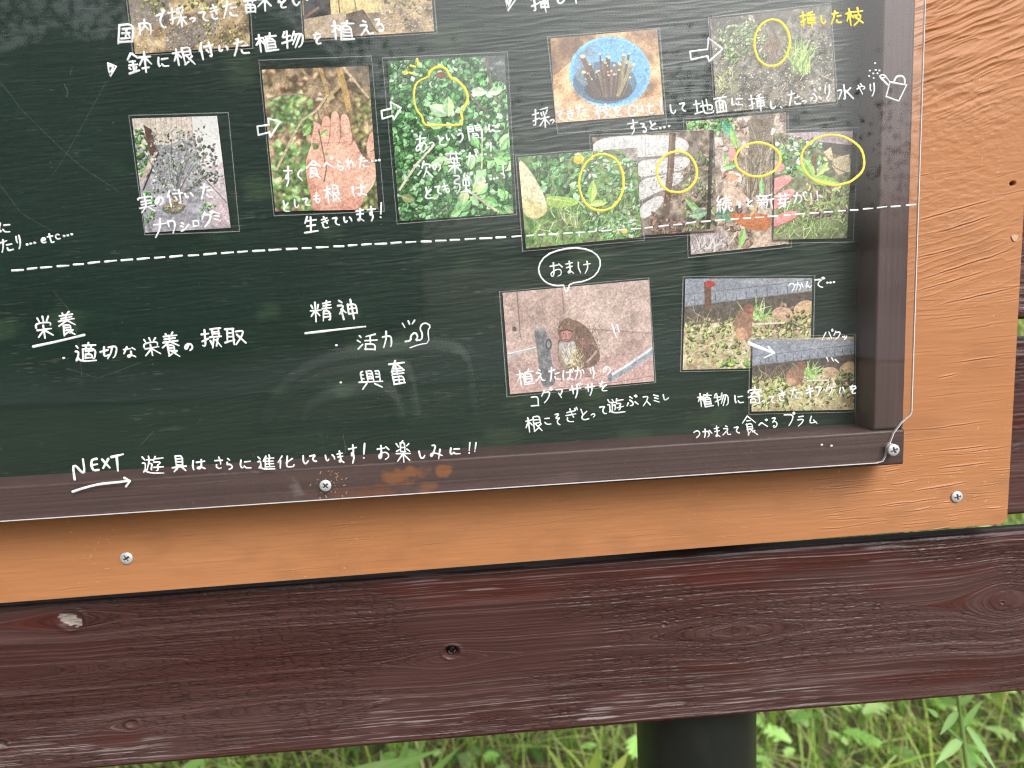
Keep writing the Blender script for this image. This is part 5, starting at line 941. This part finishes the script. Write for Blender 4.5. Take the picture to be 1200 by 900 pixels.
class Ink:
    """a run of marker strokes: low rounded beads of paint on the sheet"""
    def __init__(s, seed=1): s.v, s.f, s.n, s.r = [], [], 0, random.Random(seed)
    def stroke(s, pts, wpx=2.7, smooth=2, closed=False, taper=True):
        """pts in surveyed positions"""
        P = [U(u, v, INK_Y)[[0, 2]] for u, v in pts]
        P = chaikin(P, smooth, closed) if smooth and len(P) > 2 else np.array(P)
        if closed: P = np.vstack([P, P[:1]])
        if len(P) == 2 and np.linalg.norm(P[1] - P[0]) > 0.006: P = np.array([P[0] + (P[1] - P[0]) * t for t in np.linspace(0, 1, 5)])
        k = [0]
        for i in range(1, len(P)):
            if np.linalg.norm(P[i] - P[k[-1]]) > 0.0003 or i == len(P) - 1: k.append(i)
        P = P[k]; n = len(P)
        if n < 2: return
        W = wpx * 0.00041 * 0.5; s.n += 1; j = (s.n % 23) * 0.000008
        tt = np.linspace(0, 1, n); ws = W * (1.12 - 0.34 * tt ** 1.5 * s.r.uniform(0.3, 1.2) + 0.12 * np.array([s.r.uniform(-1, 1) for _ in range(n)]))
        # round caps
        t0 = (P[0] - P[1]) / np.linalg.norm(P[0] - P[1]); t1 = (P[-1] - P[-2]) / np.linalg.norm(P[-1] - P[-2])
        P = np.vstack([P[0] + t0 * W * .95, P[0] + t0 * W * .6, P, P[-1] + t1 * W * .6, P[-1] + t1 * W * .95]); ws = np.concatenate([[W * .3, W * .8], ws, [W * .8, W * .3]]); n = len(P)
        prof = [(-1, 0), (-.72, .7), (0, 1), (.72, .7), (1, 0)]; hgt = 0.00016; b = len(s.v)
        for i in range(n):
            t = P[min(i + 1, n - 1)] - P[max(i - 1, 0)]; t = t / (np.linalg.norm(t) + 1e-12); nn = np.array([-t[1], t[0]])
            for q, hh in prof:
                c = P[i] + nn * q * ws[i]; s.v.append((c[0], INK_Y + 0.00004 - (hgt * hh + j) * (0.4 if i in (0, n - 1) else 1), c[1]))
        for i in range(n - 1):
            for q in range(4): s.f.append((b + i * 5 + q, b + i * 5 + q + 1, b + (i + 1) * 5 + q + 1, b + (i + 1) * 5 + q))
        s.f.append(tuple(b + q for q in range(4, -1, -1))); s.f.append(tuple(b + (n - 1) * 5 + q for q in range(5)))
    def glyph(s, ch, cx, cy, w_, h_, rot=-0.09, wpx=2.7, wob=2.6):
        rot += s.r.uniform(-.07, .07); sh = s.r.uniform(-.12, .10); w_ *= s.r.uniform(.92, 1.03); h_ *= s.r.uniform(.95, 1.05); wpx *= s.r.uniform(.9, 1.06)
        c_, s_ = math.cos(rot), math.sin(rot)
        for st in GLY[ch].split('|'):
            pts = []
            for t in st.split():
                x = (int(t[:2]) - 50 + s.r.uniform(-wob, wob)) / 100 * w_ * 1.06; y = (int(t[2:]) - 50 + s.r.uniform(-wob, wob)) / 100 * h_ * 1.06; x -= sh * y
                pts.append((cx + x * c_ - y * s_, cy + x * s_ + y * c_))
            s.stroke(pts, wpx)
    def dot(s, x, y, r=1.6): s.stroke([(x - 0.3, y), (x + 0.5, y - .1)], r * 2, 0)
    def build(s, name, m_='ink', label=None):
        o = mesh_obj(name, np.array(s.v), s.f, M[m_], sheet, True)
        if label: o['label'] = label
        return o
def line_of(ox, oy, sc, items, wpx=2.7, rot=-0.09, seed=1, dots=(), ink=None):
    k = ink or Ink(seed)
    for ch, x, y, w_, h_ in items: k.glyph(ch, ox + x / sc, oy + y / sc, w_ / sc, h_ / sc, rot, wpx if w_ * h_ / sc / sc > 90 or ch not in GLY else wpx * .9)
    for x, y in dots: k.dot(ox + x / sc, oy + y / sc)
    return k
def path_of(k, ox, oy, sc, pts, wpx=2.7, smooth=2, closed=False): k.stroke([(ox + x / sc, oy + y / sc) for x, y in pts], wpx, smooth, closed)

k = line_of(120, 0, 6, [('国', 165, 232, 130, 165), ('内', 300, 190, 110, 125), ('で', 410, 140, 75, 125), ('採', 527, 120, 130, 150), ('っ', 635, 130, 45, 50), ('て', 710, 110, 75, 80), ('き', 785, 85, 70, 110), ('た', 895, 65, 110, 120), ('苗', 1040, 40, 95, 110)], 2.8, seed=2)
line_of(300, 0, 6, [('木', 60, 20, 105, 115), ('を', 180, 15, 75, 90), ('し', 275, 5, 65, 75), ('い', 370, -22, 60, 70)], 2.8, ink=k); k.build('handwriting')
k = line_of(120, 0, 6, [('鉢', 255, 445, 170, 150), ('に', 425, 435, 85, 90), ('根', 570, 397, 150, 130), ('付', 730, 355, 110, 130), ('い', 850, 340, 75, 60), ('た', 975, 330, 120, 125)], 2.8, seed=3)
line_of(300, 0, 6, [('植', 75, 300, 160, 140), ('物', 260, 275, 165, 130), ('を', 430, 270, 70, 90), ('植', 610, 215, 170, 145), ('え', 770, 195, 95, 110), ('る', 865, 180, 75, 110)], 2.8, ink=k)
path_of(k, 120, 0, 6, [(38, 445), (98, 466), (55, 538), (45, 500)], 2.6, 0, True); path_of(k, 120, 0, 6, [(52, 465), (76, 470), (60, 505)], 3.2, 0); k.build('handwriting')
k = line_of(140, 120, 5.294, [('実', 165, 625, 105, 125), ('の', 247, 610, 60, 60), ('付', 345, 590, 110, 110), ('い', 430, 575, 55, 50), ('た', 540, 550, 85, 95), ('ナ', 250, 780, 85, 125), ('ワ', 325, 765, 60, 90), ('シ', 405, 770, 60, 65), ('ロ', 475, 750, 50, 50), ('グ', 545, 725, 80, 95), ('ミ', 605, 705, 50, 65)], 2.5, seed=4); k.build('handwriting')
k = line_of(290, 60, 3.913, [('す', 185, 575, 42, 90), ('ぐ', 238, 570, 38, 55), ('食', 302, 545, 65, 85), ('べ', 370, 520, 48, 60), ('ら', 425, 528, 35, 45), ('れ', 472, 515, 45, 50), ('た', 530, 508, 48, 58), ('と', 175, 710, 40, 60), ('し', 223, 700, 28, 45), ('て', 268, 690, 38, 45), ('も', 318, 675, 40, 55), ('根', 390, 655, 78, 85), ('は', 510, 640, 70, 55),
    ('生', 290, 795, 62, 80), ('き', 355, 785, 42, 58), ('て', 405, 778, 35, 42), ('い', 460, 772, 48, 40), ('ま', 515, 750, 48, 65), ('す', 570, 745, 45, 75), ('!', 612, 732, 26, 70)], 2.5, seed=5, dots=[(572, 505), (588, 502), (604, 500)]); k.build('handwriting')
k = line_of(440, 50, 3.75, [('あ', 200, 445, 60, 78), ('っ', 247, 440, 25, 28), ('と', 290, 430, 42, 50), ('い', 327, 415, 38, 40), ('う', 372, 410, 36, 60), ('間', 437, 395, 66, 66), ('に', 520, 375, 60, 42), ('次', 215, 555, 65, 75), ('の', 268, 545, 40, 40), ('葉', 345, 525, 65, 95), ('が', 425, 508, 55, 60), ('!', 507, 468, 20, 60),
    ('と', 232, 660, 42, 60), ('て', 275, 645, 38, 45), ('も', 310, 640, 38, 50), ('強', 380, 620, 75, 92), ('い', 462, 605, 48, 42), ('!', 562, 568, 20, 60)], 2.5, seed=6, dots=[(465, 495), (482, 491), (505, 600), (520, 598), (534, 595)]); k.build('handwriting')
k = line_of(580, 0, 5, [('挿', 265, 18, 105, 120), ('し', 380, -8, 70, 70), ('木', 467, -30, 90, 110)], 2.8, seed=7); path_of(k, 580, 0, 5, [(55, -45), (125, -10), (75, 66), (65, 10)], 3, 0, True); path_of(k, 580, 0, 5, [(75, -20), (95, -8), (78, 40), (72, 5)], 4, 0); k.build('handwriting')
k = line_of(580, 0, 5, [('採', 270, 690, 108, 118), ('っ', 335, 705, 30, 35), ('て', 380, 675, 55, 70), ('き', 440, 670, 52, 75), ('た', 510, 650, 78, 85), ('枝', 630, 650, 88, 90), ('を', 715, 650, 55, 65), ('C', 800, 650, 60, 78), ('u', 850, 640, 48, 48), ('t', 905, 638, 55, 65), ('!', 972, 620, 30, 80), ('し', 1040, 640, 50, 60), ('て', 1100, 625, 52, 60)], 2.4, seed=8)
line_of(800, 0, 4.138, [('地', 98, 518, 96, 82), ('面', 185, 508, 66, 82), ('に', 262, 492, 62, 48), ('挿', 358, 498, 82, 84), ('し', 435, 510, 40, 42), ('、', 478, 518, 20, 22), ('た', 540, 476, 66, 76), ('っ', 590, 490, 25, 25), ('ぷ', 642, 462, 58, 72), ('り', 700, 447, 42, 72), ('水', 785, 450, 80, 82), ('や', 865, 430, 52, 58), ('り', 920, 435, 40, 65)], 2.4, ink=k); k.build('handwriting')
k = line_of(580, 0, 5, [('す', 810, 745, 72, 85), ('る', 870, 750, 45, 65), ('と', 925, 735, 52, 55)], 2.4, seed=9, dots=[(968, 752), (992, 747), (1020, 740)]); k.build('handwriting')
k = line_of(800, 0, 4.138, [('挿', 605, 95, 75, 85), ('し', 680, 98, 36, 42), ('た', 745, 83, 58, 70), ('枝', 833, 80, 80, 82)], 2.9, seed=10); k.build('handwriting', 'yellow', 'yellow handwriting')
k = line_of(800, 140, 5.217, [('続', 250, 520, 92, 108), ('々', 345, 520, 45, 50), ('と', 408, 508, 50, 58), ('新', 505, 500, 100, 95), ('芽', 615, 498, 80, 92), ('が', 712, 480, 88, 72), ('!', 785, 480, 24, 60), ('!', 824, 468, 24, 62)], 2.5, seed=11); k.build('handwriting')
k = line_of(570, 280, 3.6, [('お', 295, 130, 60, 68), ('ま', 350, 120, 42, 58), ('け', 413, 118, 58, 52)], 2.3, seed=12); k.build('handwriting')
k = line_of(570, 280, 3.6, [('植', 165, 585, 70, 68), ('え', 225, 575, 45, 55), ('た', 287, 570, 52, 60), ('ば', 343, 575, 48, 50), ('か', 392, 565, 46, 55), ('り', 447, 565, 28, 52), ('の', 507, 552, 40, 40), ('コ', 205, 682, 42, 55), ('グ', 255, 662, 52, 60), ('マ', 310, 652, 38, 48), ('ザ', 375, 642, 58, 62), ('サ', 437, 635, 42, 52), ('を', 492, 622, 42, 46),
    ('根', 200, 782, 76, 70), ('こ', 257, 768, 36, 40), ('そ', 300, 760, 36, 52), ('ぎ', 355, 745, 56, 62), ('と', 412, 740, 40, 55), ('っ', 450, 740, 20, 25), ('て', 492, 720, 36, 40), ('遊', 545, 705, 72, 64), ('ぶ', 612, 685, 56, 48), ('ス', 675, 682, 40, 46), ('ミ', 717, 672, 32, 40), ('レ', 755, 670, 32, 34)], 2.3, seed=13)
path_of(k, 570, 280, 3.6, [(530, 360), (538, 388), (548, 414)], 2.6); path_of(k, 570, 280, 3.6, [(550, 362), (555, 378), (560, 394)], 2.2); k.build('handwriting')
k = line_of(780, 310, 4.0917, [('つ', 605, 105, 30, 50), ('か', 640, 105, 42, 42), ('ん', 683, 98, 36, 36), ('で', 735, 88, 52, 50), ('パ', 775, 340, 52, 52), ('ク', 825, 338, 42, 44), ('ッ', 858, 348, 30, 26)], 2.2, seed=14, dots=[(775, 88), (790, 87), (806, 85)])
for q in ([(772, 445), (779, 464)], [(795, 446), (804, 462)], [(812, 455), (828, 470)]): path_of(k, 780, 310, 4.0917, q, 2.1)
k.build('handwriting')
k = line_of(780, 310, 4.0917, [('植', 190, 650, 68, 72), ('物', 268, 645, 74, 64), ('に', 350, 645, 50, 48), ('寄', 428, 630, 72, 88), ('っ', 468, 655, 16, 20), ('て', 510, 645, 38, 42), ('き', 557, 630, 44, 54), ('た', 622, 618, 54, 55), ('キ', 690, 610, 42, 58), ('ア', 737, 605, 42, 52), ('ゲ', 790, 600, 54, 58), ('ハ', 845, 600, 34, 40), ('を', 897, 598, 36, 46),
    ('つ', 150, 810, 36, 48), ('か', 200, 808, 46, 44), ('ま', 245, 800, 36, 58), ('え', 292, 795, 46, 48), ('て', 342, 792, 36, 38), ('食', 402, 773, 64, 92), ('べ', 466, 765, 46, 42), ('る', 520, 757, 38, 56), ('プ', 595, 742, 56, 66), ('ラ', 647, 750, 40, 52), ('ム', 702, 745, 48, 38)], 2.2, seed=15, dots=[(748, 864), (795, 869)]); k.build('handwriting')
k = line_of(0, 340, 4, [('栄', 205, 175, 85, 105), ('養', 313, 160, 85, 115)], 2.8, seed=16); path_of(k, 0, 340, 4, [(155, 265), (280, 238), (395, 210)], 3.4); k.build('handwriting')
k = line_of(0, 340, 4, [('適', 400, 295, 95, 95), ('切', 510, 290, 82, 66), ('な', 607, 290, 68, 54), ('栄', 708, 265, 78, 92), ('養', 800, 258, 78, 110), ('の', 885, 265, 44, 38), ('摂', 990, 225, 92, 92), ('取', 1100, 215, 98, 80)], 2.7, seed=17, dots=[(298, 318)]); k.build('handwriting')
k = line_of(300, 330, 4.2857, [('精', 325, 150, 108, 105), ('神', 460, 140, 98, 98)], 2.7, rot=-.05, seed=18); path_of(k, 300, 330, 4.2857, [(248, 260), (400, 242), (548, 226)], 3.2); k.build('handwriting')
k = line_of(300, 330, 4.2857, [('活', 557, 305, 100, 82), ('力', 660, 290, 58, 78), ('興', 575, 490, 120, 105), ('奮', 710, 455, 88, 125)], 2.6, rot=-.06, seed=19, dots=[(403, 320), (425, 507)]); k.build('handwriting')
k = Ink(20); path_of(k, 300, 330, 4.2857, [(750, 302), (778, 296), (776, 272), (800, 254), (814, 280), (798, 296), (832, 294), (836, 262), (822, 236), (834, 212), (856, 208), (877, 224), (862, 246), (870, 308), (820, 316), (775, 332)], 2.6, 1)
for q in ([(735, 210), (747, 230)], [(764, 198), (771, 214)], [(797, 194), (785, 212)]): path_of(k, 300, 330, 4.2857, q, 2.3)
k.build('arm_drawing')
k = line_of(60, 500, 4, [('N', 132, 198, 68, 95), ('E', 203, 180, 40, 64), ('x', 256, 172, 40, 48), ('T', 310, 168, 56, 84)], 3.6, seed=21)
path_of(k, 60, 500, 4, [(100, 305), (160, 285), (230, 268), (300, 262), (368, 254)], 3.6, 1); path_of(k, 60, 500, 4, [(342, 240), (370, 254), (350, 281)], 3.4, 0); k.build('handwriting')
k = line_of(60, 500, 4, [('遊', 475, 180, 108, 88), ('具', 600, 172, 72, 78), ('は', 690, 178, 68, 50), ('さ', 785, 170, 48, 58), ('ら', 835, 175, 36, 58), ('に', 910, 175, 60, 48), ('進', 1008, 170, 78, 68), ('化', 1100, 165, 78, 60)], 2.6, rot=-.05, seed=22)
line_of(340, 490, 4.615, [('し', 80, 225, 48, 52), ('て', 125, 215, 46, 46), ('い', 215, 213, 60, 52), ('ま', 270, 210, 42, 66), ('す', 340, 192, 48, 100), ('!', 400, 180, 34, 80), ('お', 505, 185, 76, 86), ('楽', 610, 180, 76, 112), ('し', 710, 198, 46, 46), ('み', 790, 180, 78, 82), ('に', 890, 178, 66, 44), ('!', 970, 163, 22, 60), ('!', 1002, 158, 26, 52)], 2.6, rot=-.05, ink=k); k.build('handwriting')
k = line_of(0, 0, 3, [('に', 15, 800, 44, 44), ('た', 22, 862, 48, 48), ('り', 65, 850, 24, 48), ('e', 153, 845, 24, 22), ('t', 178, 838, 24, 34), ('c', 202, 832, 22, 22)], 2.4, seed=23, dots=[(95, 860), (108, 857), (122, 854), (225, 830), (238, 828), (252, 824)]); k.build('handwriting')
# arrows, outlines, bubble, can, dashed rule
AR = [(290, 60, 3.913, [(45, 345), (50, 385), (100, 372), (104, 395), (148, 325), (95, 308), (98, 338)]), (440, 50, 3.75, [(26, 300), (30, 335), (74, 321), (80, 338), (112, 287), (66, 262), (69, 290)]), (800, 0, 4.138, [(35, 250), (40, 290), (120, 272), (128, 298), (193, 238), (125, 185), (120, 240)])]
for j, (ox, oy, sc, q) in enumerate(AR):
    k = Ink(30 + j); P_ = [(ox + x / sc, oy + y / sc) for x, y in q]
    for a, b in zip(P_, P_[1:] + P_[:1]): k.stroke([a, b], 2.6, 0)
    k.build('arrow_drawing')
k = Ink(34)
for wd, q in ((4.2, [(398, 378), (440, 395), (520, 424)]), (3.2, [(492, 394), (520, 424), (474, 447)])): path_of(k, 780, 310, 4.0917, q, wd, 0)
path_of(k, 780, 310, 4.0917, [(398, 372), (430, 388), (470, 402)], 4, 0); k.build('arrow_drawing')
def loop(ox, oy, sc, cx, cy, rx, ry, rot, seed, label, wpx=3.4):
    k = Ink(seed); q = []; r = random.Random(seed)
    for t in np.linspace(-1.5, 2 * math.pi - 1.62, 26):
        x, y = rx * math.cos(t) * (1 + r.uniform(-.02, .02)), ry * math.sin(t) * (1 + r.uniform(-.02, .02)); q.append((cx + x * math.cos(rot) - y * math.sin(rot), cy + x * math.sin(rot) + y * math.cos(rot)))
    path_of(k, ox, oy, sc, q + [(q[0][0] + 3, q[0][1] + 2)], wpx, 2); k.build('yellow_outline', 'yellow')
loop(800, 0, 4.138, 433, 208, 86, 114, .05, 41, ''); loop(600, 140, 5.4545, 573, 402, 143, 184, .06, 42, ''); loop(600, 140, 5.4545, 1055, 335, 128, 132, 0, 43, ''); loop(800, 140, 5.217, 460, 245, 138, 104, -.04, 44, ''); loop(800, 140, 5.217, 920, 248, 194, 154, .06, 45, '')
k = Ink(46); path_of(k, 440, 50, 3.75, [(235, 142), (236, 130), (255, 112), (285, 103), (312, 116), (330, 155), (350, 162), (374, 178), (400, 212), (407, 250), (390, 286), (372, 300), (382, 330), (379, 356), (360, 363), (285, 362), (225, 366), (208, 348), (206, 324), (182, 300), (168, 250), (171, 195), (188, 168), (235, 148)], 3.4, 1, True)
path_of(k, 440, 50, 3.75, [(182, 72), (188, 98)], 3.2); path_of(k, 440, 50, 3.75, [(153, 101), (173, 106)], 3.0); path_of(k, 440, 50, 3.75, [(148, 132), (166, 136)], 3.0); k.build('yellow_outline', 'yellow')
k = Ink(47); path_of(k, 570, 280, 3.6, [(326, 196), (290, 198), (252, 186), (225, 156), (218, 115), (250, 68), (320, 42), (400, 37), (460, 58), (485, 98), (466, 150), (420, 178), (352, 188), (346, 206), (335, 228), (330, 212), (326, 196)], 2.3, 1); k.build('speech_bubble')
k = Ink(48); path_of(k, 800, 0, 4.138, [(1005, 398), (1086, 412), (1048, 490), (986, 468)], 2.9, 0, True)
path_of(k, 800, 0, 4.138, [(1000, 418), (975, 392), (952, 372), (968, 360), (986, 372), (1004, 398)], 2.6, 1); path_of(k, 800, 0, 4.138, [(956, 372), (968, 380), (984, 374)], 2); path_of(k, 800, 0, 4.138, [(1024, 398), (1032, 376), (1055, 365), (1076, 376), (1077, 408)], 2.9, 2)
for x, y in ((932, 307), (907, 343), (935, 340), (953, 343), (923, 357), (943, 357), (903, 370), (925, 380)): k.dot(800 + x / 4.138, y / 4.138, 1.3)
k.build('watering_can_drawing')
k = Ink(49); ctl = [(-20, 320), (15, 317), (130, 306), (300, 294), (440, 286), (600, 277.5), (750, 268), (820, 260), (925, 252), (1000, 246), (1070, 240)]; xq = 14.0
while xq < 1066:
    L = R.uniform(9, 14) if xq < 600 else R.uniform(7, 11); yv = lambda x: np.interp(x, [c[0] for c in ctl], [c[1] for c in ctl])
    k.stroke([(xq, yv(xq)), (min(xq + L, 1073), yv(xq + L) + R.uniform(-.5, .5))], 2.9 if xq < 600 else 2.5, 0); xq += L + R.uniform(5, 8)
k.build('dashed_line')

# ------------------------------------------------------------------ a curved bench beside the path behind the viewer (added, bands tilted skyward so the sheet mirrors pale arcs)
hp_ = empty('mirror_arcs', 'low white bench of three curved bands beside the path, added to mirror as pale arcs', 'arc_prop')
def mirrored(u, v, yy):
    P = U(u, v, AF); d = P - EYE; t = (yy - P[1]) / -d[1]; return P + np.array([d[0], -d[1], d[2]]) * t
for pts_ in ([(316, 480), (324, 464), (338, 446), (360, 430), (395, 419), (440, 414), (490, 411), (530, 410), (548, 416), (556, 440)], [(322, 480), (334, 462), (352, 448), (385, 439), (430, 433), (470, 430), (484, 436), (490, 460)], [(362, 482), (376, 470), (400, 462), (435, 458), (462, 456), (470, 470)]):
    q = [mirrored(u, v, -5.4) for u, v in pts_]; q = [np.array([q[0][0] - 0.05, -5.4, -0.05])] + list(chaikin(np.array(q), 2)) + [np.array([q[-1][0] + 0.03, -5.4, -0.05])]
    mb = MB(); wv = np.array([0, 0.86, -0.5]) * 0.075; vs, fs, n = [], [], len(q)
    for i, c in enumerate(q):
        t = q[min(i + 1, n - 1)] - q[max(i - 1, 0)]; t = t / np.linalg.norm(t); nn = np.cross(t, wv); nn = nn / np.linalg.norm(nn) * 0.02
        vs += [c - wv + nn, c + wv + nn, c + wv - nn, c - wv - nn]
    for i in range(n - 1): fs += [(i * 4 + a, i * 4 + (a + 1) % 4, i * 4 + 4 + (a + 1) % 4, i * 4 + 4 + a) for a in range(4)]
    mb.add(vs, fs + [(0, 1, 2, 3), (n * 4 - 1, n * 4 - 2, n * 4 - 3, n * 4 - 4)]); mb.build('arc_band', M['arc_white'], hp_)
